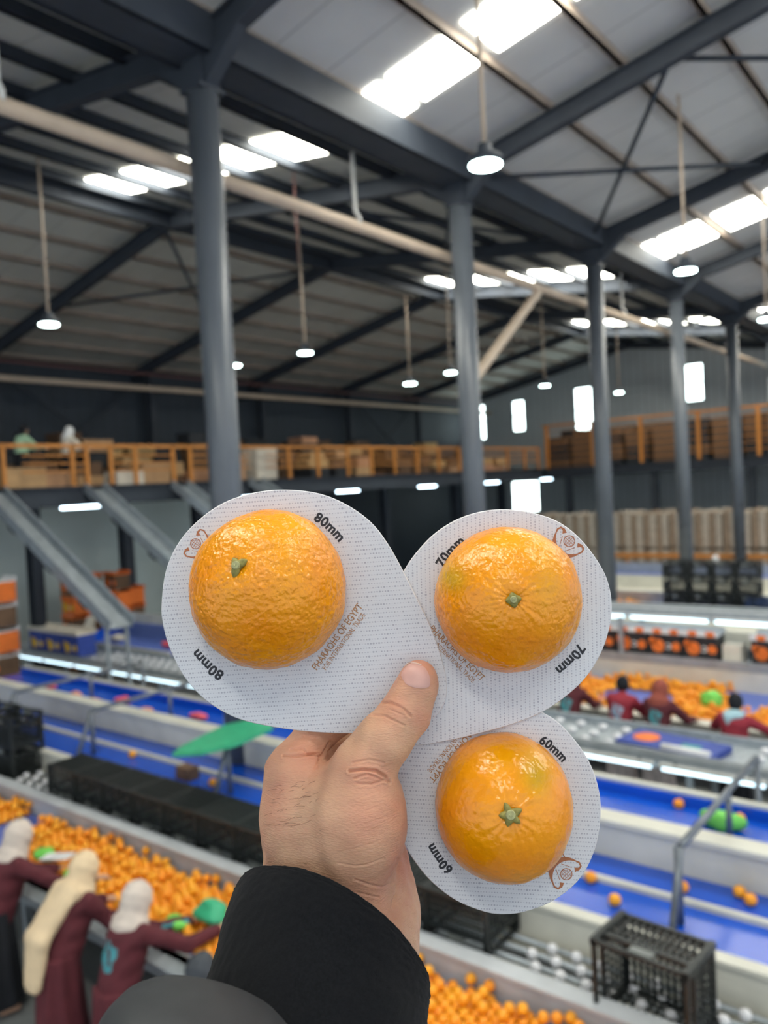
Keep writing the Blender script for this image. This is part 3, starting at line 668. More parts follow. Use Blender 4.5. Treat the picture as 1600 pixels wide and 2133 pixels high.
def stuff_oranges(P, name, lab, mesh=None, s=1.0):
    mb = mesh or fruit_mesh(9, 6); V0 = np.array(mb.v); F0 = mb.f; V = []; Fc = []; mi = []
    for i, p in enumerate(P):
        V.append(V0*s+np.array(p)); Fc += [tuple(a+i*len(V0) for a in f) for f in F0]; mi += [i*7 % 4]*len(F0)
    m_ = bpy.data.meshes.new(name); m_.from_pydata(np.concatenate(V).tolist(), [], Fc); m_.update(); m_.polygons.foreach_set('use_smooth', [True]*len(Fc))
    for q in ORVAR: m_.materials.append(q)
    m_.polygons.foreach_set('material_index', mi)
    o = link(name, m_, None); return tag(o, lab, 'oranges', kind='stuff')
stuff_oranges(P[300:], 'heaped_oranges', 'remaining heap of oranges along the near sorting belt')
def keep2(x, y):
    a = math.sin(x*3.1+y*1.7)+math.sin(y*2.3-x*2.0)
    return a > -.55 and y > 2.2 and not (y < 3.6 and x > 12.9+.3*math.sin(y*5))
stuff_oranges(scatter(12.15, 14.05, 1.4, 7.5, .93, keep2, .1), 'heaped_oranges', 'loose heaps of oranges on the belt before the red-vested workers')
stuff_oranges(scatter(20.3, 21.25, 8.0, 9.6, 1.1, lambda x, y: True, .09), 'heaped_oranges', 'distant patch of oranges on the far lane beside dark blue crates')
def one(p, lab, grp='single oranges on the blue conveyors', s=1.15):
    o = bpy.data.objects.new('orange', me); COL.objects.link(o); o.location = p; o.scale = (s, s, s); tag(o, lab, 'orange', grp)
for p, l in (((6.26, 2.92), 'single orange on the blue belt just past the edge of the lowest card'), ((6.02, 2.61), 'single orange alone on the near blue lane before the tube frame'), ((6.5, 2.23), 'single orange on the far blue lane seen between the frame posts'),
             ((6.66, 1.83), 'rear orange of the touching pair on the blue belt'), ((6.58, 1.73), 'front orange of the touching pair on the blue belt'), ((6.2, 9.39), 'single orange on the blue belt behind the crate row'),
             ((6.06, 8.02), 'single orange on the blue belt under the green board'), ((6.07, 7.59), 'single orange on the blue belt next to the hand'), ((6.48, 12.67), 'far orange of two above the crate pile'), ((6.42, 12.17), 'near orange of two above the crate pile')):
    one((p[0], p[1], 1.293), l)
one((7.8, 2.68, 1.437), 'single orange on the raised blue belt beside the lime bag'); one((7.75, 2.1, 1.437), 'orange half behind the post on the raised blue belt')

# ------------------------------------------------------------------ soft bags
def blob(name, c, r, m, lab, cat, grp=None, seed=0, h=.02):
    rs = np.random.default_rng(seed); ph = rs.uniform(0, 6, 6); fr = rs.uniform(18, 34, 3)
    c = np.array(c, float); r = np.array(r, float)
    def f(P): return ell_(P, c, r)+.012*np.sin(P[:, 0]*fr[0]+ph[0])*np.sin(P[:, 1]*fr[1]+ph[1])+.01*np.sin(P[:, 2]*fr[2]*1.6+P[:, 0]*20+ph[2])
    V, Fc = snet(f, c-r-.05, c+r+.05, h); V[:, 2] = np.maximum(V[:, 2], c[2]-r[2]*.8)
    return tag(np_mesh(name, V, Fc, m), lab, cat, grp)
blob('mesh_bag', (4.18, 8.0, 1.08), (.10, .13, .07), LIME, 'lime green mesh bag on the oranges beside the first worker', 'bag', seed=1)
blob('mesh_bag', (4.12, 7.36, 1.08), (.09, .1, .06), LIME, 'lime green mesh bag beside the white card on the near belt', 'bag', seed=2)
o = MB().obox((4.14, 7.68, 1.15), (.06, -.16, .02), (.07, .03, 0), (0, 0, .006)).build('white_card', WHPRINT); tag(o, 'white card lying on the green bags on the near belt', 'card')
blob('mesh_bag', (4.3, 5.5, 1.13), (.12, .17, .1), GREENB, 'sea green plastic bag on the oranges before the third worker', 'bag', seed=3)
blob('mesh_bag', (4.1, 5.72, 1.08), (.09, .12, .06), LIME, 'lime green bag under the sea green one', 'bag', seed=4)
blob('mesh_bag', (7.55, 2.2, 1.47), (.12, .2, .09), LIME, 'lime green mesh bag on the raised blue belt behind the tube frame', 'bag', seed=5)
blob('mesh_bag', (12.9, 3.85, 1.08), (.15, .17, .15), LIME, 'green and yellow bag among the oranges between two workers', 'bag', seed=6, h=.03)
for i, (x, y) in enumerate(((7.4, 13.6), (7.3, 12.6), (7.5, 11.5), (7.3, 10.6), (7.5, 9.6), (7.2, 11.9))):
    blob('red_net', (x, y, 1.45), (.09, .15+.03*(i % 3), .05), PINK if i % 2 == 0 else mat('peach_net', (238, 160, 130), rough=.6), 'crumpled %s net bag on the raised blue belt, %s of six from the mezzanine end' % ('pink' if i % 2 == 0 else 'peach', ordn[i]), 'bag', 'net bags on the raised blue belt', seed=10+i, h=.03)
blob('red_net', (11.5, 15.7, 1.27), (.12, .2, .06), PINK, 'pink net bag on the blue packing tray', 'bag', seed=30, h=.03)
blob('white_bag', (11.5, 17.7, 1.27), (.15, .25, .08), CARDW, 'white bag at the far corner of the blue packing tray', 'bag', seed=31, h=.03)

# ------------------------------------------------------------------ workers
def worker(x, y, lab, jacket, scarf, skirt, headwear='hijab', lean=.2, arms=((.5, .22), (.5, -.22)), yaw=0, hm=1.0, tail=False, emblem=None, h=.016, zhand=1.04, hands=None):
    root = empty('person', (0, 0, 0), lab, 'person')
    L_ = lean; hip = np.array((0, 0, .92)); ch = np.array((L_*.75, 0, 1.25)); nk = np.array((L_, 0, 1.40)); hd = np.array((L_+.07, 0, 1.53))
    def arm(s, t_, r0, r1, r2):
        sh = np.array((L_*.9, s*.17, 1.33)); hn = np.array((L_+t_[0], t_[1], zhand)); el = (sh+hn)/2+np.array((-.02, s*.06, -.09)); return sh, el, hn
    A = [arm(1, arms[0], 0, 0, 0), arm(-1, arms[1], 0, 0, 0)]
    def body(P):
        ds = [ell_(P, hd, (.095, .078, .115)), cap_(P, nk-(0, 0, .03), hd-(0, 0, .05), .052, .05), cap_(P, hip, ch, .12, .14)]
        ds += [cap_(P, hip+(0, s*.065, -.05), (.02, s*.085, .5), .075, .06) for s in (-1, 1)]+[cap_(P, (.02, s*.09, .5), (0, s*.1, .06), .055, .038) for s in (-1, 1)]+[cap_(P, (0, s*.1, .045), (.13, s*.11, .03), .042, .032) for s in (-1, 1)]
        for (sh, el, hn) in A: ds += [cap_(P, sh, el, .05, .04), cap_(P, el, hn, .038, .026)]
        for (sh, el, hn) in A:
            d = (hn-el)/np.linalg.norm(hn-el); s = 1 if hn[1] > 0 else -1
            ds.append(cap_(P, hn, hn+d*.06, .028, .032))
            for q in range(4): ds.append(cap_(P, hn+d*.06+(0, (q-1.5)*.018, 0), hn+d*(.12+.008*(q in (1, 2)))+(0, (q-1.5)*.021, -.03), .010, .008))
            ds.append(cap_(P, hn+d*.02, hn+d*.07+(0, -s*.045, -.01), .013, .009))
        ds.append(cap_(P, hd+(.09, 0, -.01), hd+(.105, 0, -.03), .012, .014))
        return union(ds, .018)
    def jk(P):
        ds = [cap_(P, hip-(0, 0, .1), ch, .16, .175), ell_(P, (L_*.85, 0, 1.30), (.14, .215, .12)), cap_(P, nk-(0, 0, .06), nk, .09, .07)]
        for (sh, el, hn) in A: ds += [cap_(P, sh, el, .075, .062), cap_(P, el, el+(hn-el)*.82, .062, .05)]
        return union(ds, .035)+.006*np.sin(P[:, 2]*40+P[:, 1]*18)*np.sin(P[:, 1]*30)
    def sk(P):
        q = P.copy(); r = .155+.07*(1-np.clip(q[:, 2], .1, .95)); rad = np.hypot(q[:, 0], q[:, 1]*.92)
        an = np.arctan2(q[:, 1], q[:, 0])
        return np.maximum(np.maximum(rad-r-.01*np.sin(an*9), q[:, 2]-.95), .1-q[:, 2])
    lo, hi = (-.45, -.62, -.02), (1.05, .62, 1.72)
    for nm, f, m in (('body', body, SKINW), ('jacket', jk, jacket), ('skirt', sk, skirt)):
        V, Fc = snet(f, lo, hi, h if nm != 'body' else min(h, .014)); np_mesh(nm, relax(V, Fc, 1), Fc, m, root)
    if headwear == 'hijab':
        def hj(P):
            a = ell_(P, hd+(-.018, 0, .012), (.132, .12, .145)); face = ell_(P, hd+(.11, 0, -.01), (.06, .062, .085))
            b = ell_(P, nk+(-.02, 0, -.03), (.14, .16, .11)); c_ = cap_(P, hd-(.05, 0, .05), nk-(.06, 0, .03), .09, .11)
            d = union([a, c_, b], .05)+.004*np.sin(P[:, 2]*60+P[:, 0]*50+P[:, 1]*20)
            if tail:
                q = P*np.array((1, .5, 1)); d = smin(d, union([cap_(q, (L_*.5, 0, 1.42), (-.15, .01, 1.12), .08, .07), cap_(q, (-.15, .01, 1.12), (-.2, .02, .74), .07, .055)], .03)+.005*np.sin(P[:, 1]*85), .05)
            return np.maximum(d, -face)
        V, Fc = snet(hj, (-.5, -.35, .55), (.75, .35, 1.75), h); np_mesh('headscarf', relax(V, Fc, 1), Fc, scarf, root)
    elif headwear == 'cap':
        V, Fc = snet(lambda P: np.maximum(ell_(P, hd+(0, 0, .03), (.115, .1, .11)), hd[2]-P[:, 2]), (-.2, -.2, 1.4), (.6, .2, 1.75), h); np_mesh('cap', V, Fc, scarf, root)
    else:
        V, Fc = snet(lambda P: np.maximum(ell_(P, hd+(-.02, 0, .02), (.11, .098, .125)), -ell_(P, hd+(.12, 0, -.02), (.07, .08, .1))), (-.3, -.2, 1.3), (.6, .2, 1.75), h); np_mesh('hair', V, Fc, BLACKC, root)
        if scarf is not None:
            V, Fc = snet(lambda P: union([ell_(P, nk+(-.03, 0, 0), (.13, .14, .07)), cap_(P, nk+(-.12, .05, -.02), nk+(-.17, .0, -.3), .06, .03)], .05), (-.5, -.3, .9), (.5, .3, 1.6), h); np_mesh('neck_scarf', V, Fc, scarf, root)
    if emblem is not None:
        jo = [o for o in root.children if o.name.startswith('jacket')][0]; jo.data.materials.append(emblem)
        for p in jo.data.polygons:
            c_ = p.center
            if p.normal.x < -.2 and ((c_.y/.085)**2+((c_.z-1.2)/.11)**2) < 1+.25*math.sin(4*math.atan2(c_.y, c_.z-1.2)) and not (abs(c_.y+.02-.4*(c_.z-1.2)) < .015 and c_.z > 1.14): p.material_index = 1
    root.location = (x, y, 0); root.rotation_euler = (0, 0, yaw); root.scale = (hm, hm, hm)
    return root
worker(3.42, 7.58, 'person in maroon jacket and pale headscarf reaching over the belt, farthest of the near workers', MAROON, PALEC, BLACKC, lean=.22, arms=((.45, .1), (.62, -.38)), yaw=-.15, hm=1.02)
worker(3.4, 6.42, 'person in maroon jacket with a long cream headscarf hanging down the back', MAROON, CREAMC, MAROON, lean=.24, tail=True, arms=((.4, .25), (.35, -.1)), hm=1.0)
worker(3.42, 5.62, 'person in maroon jacket with teal back print and short pale headscarf, both hands out', MAROON, PALEC, MAROON, lean=.2, arms=((.62, .0), (.66, -.3)), emblem=TEAL, hm=.98, zhand=1.1)
worker(3.3, 4.55, 'person in dark clothes and headscarf half hidden behind the raised black sleeve', BLACKC, mat('charcoal_scarf_cloth', (66, 70, 76), rough=.8), BLACKC, lean=.1, hm=.9, arms=((.35, .2), (.35, -.2)))
worker(11.3, 5.55, 'person in maroon jacket at the second belt, mostly hidden behind the upper card', MAROON, MAROON, BLACKC, lean=.25, emblem=TEAL, h=.025)
worker(11.35, 4.72, 'person with black hair and red vest with pale round back print', MAROON2, None, GREYC, headwear='hair', lean=.12, emblem=mat('pale_blue_print', (150, 176, 200), rough=.6), h=.022, hm=1.0)
worker(11.3, 4.15, 'person in russet headscarf and maroon jacket with teal round print', MAROON, TAWNY, GREYC, lean=.15, arms=((.5, .1), (.45, -.35)), emblem=TEAL, h=.022)
worker(11.1, 3.05, 'person in red vest with light blue scarf round the neck and a raised elbow', MAROON2, SKYC, BLACKC, headwear='hair', lean=.1, arms=((.3, .3), (.35, -.5)), h=.022, zhand=1.2)
worker(11.6, 19.3, 'person in white headscarf and maroon jacket by the stacked cartons near the chutes', MAROON, CARDW, BLACKC, lean=.1, h=.03)
worker(9.2, 20.5, 'person in dark red jacket behind the blue lemon cartons', MAROON, BLACKC, BLACKC, lean=.1, h=.03)
worker(19.4, 8.9, 'person in red jacket beside the distant patch of oranges', MAROON2, MAROON2, BLACKC, lean=.1, h=.03)
worker(28.8, 8.3, 'person in white headcover behind the tall stack of black crates', CARDW, WHPRINT, BLACKC, lean=.05, h=.03)
r = worker(11.4, 21.2, 'person in pale green shirt among the stock on the long mezzanine', mat('pale_green_shirt', (170, 205, 170), rough=.8), BLACKC, BLACKC, headwear='hair', lean=.05, h=.035); r.location.z = 5.1; r.location.x = 10.6; r.location.y = 20.1
r = worker(12.0, 20.3, 'person in white shirt and white headscarf standing behind the mezzanine railing', CARDW, WHPRINT, BLACKC, lean=.05, h=.035); r.location.z = 5.1
#@@FOREGROUND@@
# ------------------------------------------------------------------ foreground: three size cards, three oranges, the hand
# each card lies in a plane facing the viewer; metres in that plane
def lp(px, py, d): return ((px-CX)*d/F, -(py-CY)*d/F)
def cl(px, py, d): return np.array(((px-CX)*d/F, -(py-CY)*d/F, -d))
BROWN = mat('logo_brown_ink', (172, 108, 72), rough=.5, var=.03)
GOLD = mat('lettering_tan_ink', (176, 128, 84), rough=.5, var=.03)
INK = mat('black_ink', (36, 38, 46), rough=.5, var=.03)
EDGE = mat('card_edge', (216, 214, 216), rough=.5, var=.03)
def card_material(name, rot):
    m = bpy.data.materials.new(name); m.use_nodes = True; nt = m.node_tree; n = nt.nodes; L = nt.links; b = n['Principled BSDF']
    b.inputs['Roughness'].default_value = .32; b.inputs['Specular IOR Level'].default_value = .45
    tc = n.new('ShaderNodeTexCoord'); mp = n.new('ShaderNodeMapping'); mp.inputs['Rotation'].default_value = (0, 0, rot); L.new(tc.outputs['Object'], mp.inputs[0])
    sp = n.new('ShaderNodeSeparateXYZ'); L.new(mp.outputs[0], sp.inputs[0])
    def M_(op, a, b_=None, c_=None):
        q = n.new('ShaderNodeMath'); q.operation = op
        for i, v in enumerate((a, b_, c_)):
            if v is None: continue
            if hasattr(v, 'is_linked'): L.new(v, q.inputs[i])
            else: q.inputs[i].default_value = v
        return q.outputs[0]
    ry = M_('DIVIDE', sp.outputs['Y'], .00212); row = M_('FLOOR', ry); fy = M_('SUBTRACT', M_('FRACT', ry), .5)
    off = M_('MULTIPLY', M_('FRACT', M_('MULTIPLY', row, .37)), 1.0)
    cxn = M_('ADD', M_('DIVIDE', sp.outputs['X'], .00138), off); fx = M_('SUBTRACT', M_('FRACT', cxn), .5); colm = M_('FLOOR', cxn)
    cb = n.new('ShaderNodeCombineXYZ'); L.new(M_('MULTIPLY', colm, .31), cb.inputs[0]); L.new(M_('MULTIPLY', row, .73), cb.inputs[1])
    no = n.new('ShaderNodeTexNoise'); no.inputs['Scale'].default_value = 2.2; no.inputs['Detail'].default_value = 3; L.new(cb.outputs[0], no.inputs['Vector'])
    rad = M_('MULTIPLY', M_('SUBTRACT', no.outputs['Fac'], .26), .0013)     # dot radius in metres
    dx = M_('MULTIPLY', fx, .00138); dy = M_('MULTIPLY', fy, .00212)
    dist = M_('SQRT', M_('ADD', M_('MULTIPLY', dx, dx), M_('MULTIPLY', dy, dy)))
    k = n.new('ShaderNodeMapRange'); L.new(M_('SUBTRACT', rad, dist), k.inputs['Value']); k.inputs['From Min'].default_value = -.00008; k.inputs['From Max'].default_value = .00012; k.inputs['To Max'].default_value = .6
    # faint lighter threads between the rows
    th = M_('LESS_THAN', M_('ABSOLUTE', M_('SUBTRACT', M_('ABSOLUTE', fy), .33)), .05)
    mx = n.new('ShaderNodeMix'); mx.data_type = 'RGBA'; mx.inputs['A'].default_value = (*s2l((214, 216, 222)), 1); mx.inputs['B'].default_value = (*s2l((138, 140, 158)), 1); L.new(k.outputs[0], mx.inputs['Factor'])
    m2 = n.new('ShaderNodeMix'); m2.data_type = 'RGBA'; L.new(mx.outputs['Result'], m2.inputs['A']); m2.inputs['B'].default_value = (*s2l((228, 230, 234)), 1); L.new(M_('MULTIPLY', th, .4), m2.inputs['Factor'])
    L.new(m2.outputs['Result'], b.inputs['Base Color'])
    return m
def spline(pts, n_):
    P = np.array(pts, float); N = len(P); out = []
    for i in range(N):
        p0, p1, p2, p3 = P[i-1], P[i], P[(i+1) % N], P[(i+2) % N]
        for t in np.linspace(0, 1, 10, endpoint=False):
            out.append(.5*((2*p1)+(-p0+p2)*t+(2*p0-5*p1+4*p2-p3)*t*t+(-p0+3*p1-3*p2+p3)*t**3))
    return np.array(out)
CARDS = {}
def text_mesh(s, size, bold=0.0):
    cu = bpy.data.curves.new('t', 'FONT'); cu.body = s; cu.size = size; cu.offset = bold; cu.align_x = 'CENTER'; cu.resolution_u = 3
    o = bpy.data.objects.new('t', cu); COL.objects.link(o); bpy.context.view_layer.update()
    me_ = bpy.data.meshes.new_from_object(o.evaluated_get(bpy.context.evaluated_depsgraph_get())); bpy.data.objects.remove(o); return me_
def card(name_lab, outline, hole, tc_, hr, d, rot, num, n1, n2, words, logo, fsz):
    """outline and hole centre in photo pixels, at viewing distance d"""
    o2 = np.array([lp(x, y, d) for x, y in spline(outline, 10)]); hc = np.array(lp(*hole, d)); tcn = np.array(lp(*tc_, d)); k = d/F; hr = hr*k; TH = .0018
    N = 180; ang = np.linspace(0, 2*PI, N, endpoint=False); rel = o2-hc
    outer = []
    for a in ang:
        dx, dy = math.cos(a), math.sin(a); best = None
        for i in range(len(rel)):
            p, q = rel[i], rel[(i+1) % len(rel)]; e = q-p; den = dx*e[1]-dy*e[0]
            if abs(den) < 1e-12: continue
            t = (p[0]*e[1]-p[1]*e[0])/den; u = (p[0]*dy-p[1]*dx)/den
            if t > 0 and -1e-6 <= u <= 1+1e-6 and (best is None or t > best): best = t
        outer.append(hc+best*np.array((dx, dy)))
    outer = np.array(outer); inner = hc+hr*np.stack([np.cos(ang), np.sin(ang)], 1)
    ctr = hc; bev = .0004
    shr = outer-(outer-ctr)/np.linalg.norm(outer-ctr, axis=1)[:, None]*bev
    V = [(*p, 0) for p in inner]+[(*p, 0) for p in shr]+[(*p, -bev) for p in outer]+[(*p, -TH) for p in outer]+[(*p, -TH) for p in inner]
    Fc = []; mi = []
    for i in range(N):
        j = (i+1) % N
        for r_, m_ in ((0, 0), (1, 1), (2, 1), (3, 0), (4, 1)):
            a, b_ = r_*N, ((r_+1) % 5)*N; Fc.append((a+i, b_+i, b_+j, a+j)); mi.append(m_)
    me_ = bpy.data.meshes.new('size_card'); me_.from_pydata(V, [], Fc); me_.update()
    me_.materials.append(card_material('card_print_'+num, rot)); me_.materials.append(EDGE); me_.polygons.foreach_set('material_index', mi)
    o = bpy.data.objects.new('size_card', me_); COL.objects.link(o); o.matrix_world = CAMM@Matrix.Translation((0, 0, -d))
    tag(o, name_lab, 'card', 'orange size cards in the hand')
    ZT = .00012
    def place(me2, nm, m_, x, y, a):
        me2.materials.clear(); me2.materials.append(m_); q = bpy.data.objects.new(nm, me2); COL.objects.link(q); q.parent = o; q.location = (x, y, ZT); q.rotation_euler = (0, 0, a)
    for (r_, a_mid, sz) in (n1, n2):           # radius px, mid angle (deg, ccw), reading clockwise with tops outward
        wd = {'m': .92, '8': .62, '7': .58, '6': .62, '0': .62}; tot = sum(wd[c_] for c_ in num+'mm'); pos = -tot/2
        for c_ in num+'mm':
            pos_c = pos+wd[c_]/2; pos += wd[c_]; a = math.radians(a_mid)-pos_c*sz*1.12/r_
            place(text_mesh(c_, sz*k*1.35, 1.0*k), 'size_figure', INK, tcn[0]+r_*k*math.cos(a), tcn[1]+r_*k*math.sin(a), a-PI/2)
    (x0, y0), (x1, y1), h1, gap = words
    p0, p1 = np.array(lp(x0, y0, d)), np.array(lp(x1, y1, d)); dr = (p1-p0)/np.linalg.norm(p1-p0); a = math.atan2(dr[1], dr[0]); up = np.array((-dr[1], dr[0])); Lw = np.linalg.norm(p1-p0)
    for s, f_, off in (('PHARAOHS OF EGYPT', 1., 0), ('FOR INTERNATIONAL TRADE', .86, -gap*k)):
        m2 = text_mesh(s, .01, .0001 if off == 0 else .00003); co = np.array([v.co[:] for v in m2.vertices]); w2 = np.ptp(co[:, 0]); sx = Lw*f_/w2; sy = h1*k*(1 if off == 0 else .72)/np.ptp(co[:, 1])
        for v in m2.vertices: v.co = (v.co.x*sx, v.co.y*sy, 0)
        c_ = (p0+p1)/2+up*off; place(m2, 'company_lettering', GOLD, c_[0], c_[1], a)
    # logo: reed boat under a globe, up = outward
    (lx, ly), la, ls = logo; S = MB()
    def stroke(P_, W_):
        P_ = np.array(P_, float); vs = []
        for i in range(len(P_)):
            t = P_[min(i+1, len(P_)-1)]-P_[max(i-1, 0)]; t = t/np.linalg.norm(t); nn = np.array((-t[1], t[0])); w_ = W_[i] if hasattr(W_, '__len__') else W_
            vs += [(*(P_[i]+nn*w_/2), 0), (*(P_[i]-nn*w_/2), 0)]
        S.add(vs, [(2*i+1, 2*i+3, 2*i+2, 2*i) for i in range(len(P_)-1)])
    th = np.linspace(-.12*PI, -.88*PI, 24)
    stroke([(38*math.cos(t), 34+46*math.sin(t)) for t in th], [2.5+10*math.sin(PI*i/23)**1.2 for i in range(24)])
    for s in (-1, 1):
        stroke([(s*35, 16), (s*38, 24), (s*35, 32), (s*27, 33), (s*20, 28)], [3, 4, 4, 6, 10])
        stroke([(s*8, -2), (s*19, 20)], 1.2); stroke([(s*23, -4), (s*28, -22)], 2.2)
    gc = np.array((0, 22)); circ = lambda r_, n_=24: [gc+r_*np.array((math.cos(t), math.sin(t))) for t in np.linspace(0, 2*PI, n_+1)]
    stroke(circ(12.5), 1.8)
    for q in (-5, 5): stroke([gc+(x, q+q*.1*math.cos(x/8)) for x in np.linspace(-11, 11, 9)], .8)
    stroke([gc+(-12, 0), gc+(12, 0)], 1.1); stroke([gc+(0, -12), gc+(0, 12)], 1.1)
    for q in (-6, 6): stroke([gc+(q*math.cos(t), 12*math.sin(t)) for t in np.linspace(-PI/2, PI/2, 9)], .8)
    S.v = [(x*k*ls, y*k*ls, z) for x, y, z in S.v]; me3 = bpy.data.meshes.new('logo'); me3.from_pydata(S.v, [], S.f); me3.update()
    p_ = lp(lx, ly, d); place(me3, 'boat_logo', BROWN, p_[0], p_[1], math.radians(la)-PI/2)
    return o
D80, D70, D60 = .4000, .4022, .4044
card('patterned white size card lettered 80mm with the largest orange, under the thumb',
     [(336, 1262), (345, 1190), (372, 1130), (415, 1082), (470, 1045), (535, 1025), (600, 1020), (665, 1028), (720, 1050), (770, 1085), (805, 1128), (838, 1185), (868, 1245), (897, 1305), (920, 1370), (931, 1425), (925, 1468), (902, 1497), (860, 1515), (800, 1525), (720, 1528), (640, 1524), (560, 1513), (490, 1495), (430, 1460), (385, 1412), (355, 1355), (340, 1305)],
     (560, 1231), (563, 1240), 157, D80, math.radians(-4), '80', (181, 49, 21), (187, 228, 22), ((660, 1397), (756, 1264), 15, 15), ((423, 1143), 146, .85), 12)
card('patterned white size card lettered 70mm with the middle orange',
     [(830, 1215), (845, 1183), (870, 1148), (905, 1112), (950, 1083), (1000, 1066), (1050, 1061), (1105, 1067), (1160, 1085), (1205, 1118), (1243, 1165), (1266, 1210), (1275, 1262), (1268, 1315), (1250, 1365), (1220, 1412), (1180, 1450), (1131, 1483), (1070, 1508), (1000, 1528), (930, 1544), (870, 1553), (835, 1545), (812, 1515), (805, 1440), (812, 1370), (818, 1300), (822, 1250)],
     (1059, 1250), (1066, 1260), 146, D70, math.radians(89), '70', (162, 139, 21), (160, 317, 21), ((893, 1311), (1002, 1419), 14, 15), ((1172, 1142), 47, .92), 12)
card('patterned white size card lettered 60mm with the smallest orange, below the others',
     [(1175, 1516), (1220, 1573), (1244, 1630), (1252, 1690), (1241, 1765), (1208, 1831), (1154, 1876), (1100, 1898), (1055, 1905), (1010, 1900), (950, 1876), (899, 1837), (862, 1792), (839, 1750), (822, 1700), (810, 1650), (800, 1600), (800, 1550), (825, 1515), (870, 1490), (940, 1474), (1010, 1466), (1080, 1468), (1133, 1486)],
     (1048, 1683), (1047, 1686), 137, D60, math.radians(3), '60', (158, 50, 19), (160, 218, 20), ((1003, 1490), (893, 1622), 14, 14), ((1165, 1806), 315, .95), 12)

def peel(name, bd=.0022):
    m = bpy.data.materials.new(name); m.use_nodes = True; nt = m.node_tree; n = nt.nodes; L = nt.links; b = n['Principled BSDF']
    b.inputs['Roughness'].default_value = .23; b.inputs['Specular IOR Level'].default_value = .5; b.inputs['Coat Weight'].default_value = .1; b.inputs['Coat Roughness'].default_value = .2
    b.inputs['Subsurface Weight'].default_value = .06; b.inputs['Subsurface Radius'].default_value = (.004, .0015, .0004); b.inputs['Subsurface Scale'].default_value = 1.
    tc = n.new('ShaderNodeTexCoord'); no = n.new('ShaderNodeTexNoise'); no.inputs['Scale'].default_value = 28; no.inputs['Detail'].default_value = 3; L.new(tc.outputs['Object'], no.inputs['Vector'])
    cr = n.new('ShaderNodeValToRGB'); cr.color_ramp.elements[0].position = .3; cr.color_ramp.elements[1].position = .75
    cr.color_ramp.elements[0].color = (*s2l((234, 136, 0)), 1); cr.color_ramp.elements[1].color = (*s2l((244, 164, 4)), 1); L.new(no.outputs['Fac'], cr.inputs[0])
    L.new(cr.outputs[0], b.inputs['Base Color'])
    at = n.new('ShaderNodeVertexColor'); at.layer_name = 'tint'; mx = n.new('ShaderNodeMix'); mx.data_type = 'RGBA'; mx.inputs['B'].default_value = (*s2l((150, 150, 10)), 1)
    L.new(at.outputs['Color'], mx.inputs['Factor']); L.new(cr.outputs[0], mx.inputs['A']); L.new(mx.outputs['Result'], b.inputs['Base Color'])
    vo = n.new('ShaderNodeTexVoronoi'); vo.inputs['Scale'].default_value = 520; vo.feature = 'SMOOTH_F1'; L.new(tc.outputs['Object'], vo.inputs['Vector'])
    n2 = n.new('ShaderNodeTexNoise'); n2.inputs['Scale'].default_value = 280; n2.inputs['Detail'].default_value = 3; L.new(tc.outputs['Object'], n2.inputs['Vector'])
    b1 = n.new('ShaderNodeBump'); b1.inputs['Strength'].default_value = .9; b1.inputs['Distance'].default_value = bd; L.new(n2.outputs['Fac'], b1.inputs['Height'])
    b2 = n.new('ShaderNodeBump'); b2.inputs['Strength'].default_value = .9; b2.inputs['Distance'].default_value = bd*.5; L.new(vo.outputs['Distance'], b2.inputs['Height']); L.new(b1.outputs[0], b2.inputs['Normal']); L.new(b2.outputs[0], b.inputs['Normal'])
    return m
PEELS = {1: peel('orange_peel_dimpled', .0013), 2: peel('orange_peel_middle', .0009), 3: peel('orange_peel_smooth', .00045)}; CALYX = mat('calyx_green', (134, 126, 62), rough=.6, var=.25, scale=500, bump=.4, bscale=900); STEM = mat('stem_pale_green', (158, 158, 112), rough=.6, var=.25, scale=600)
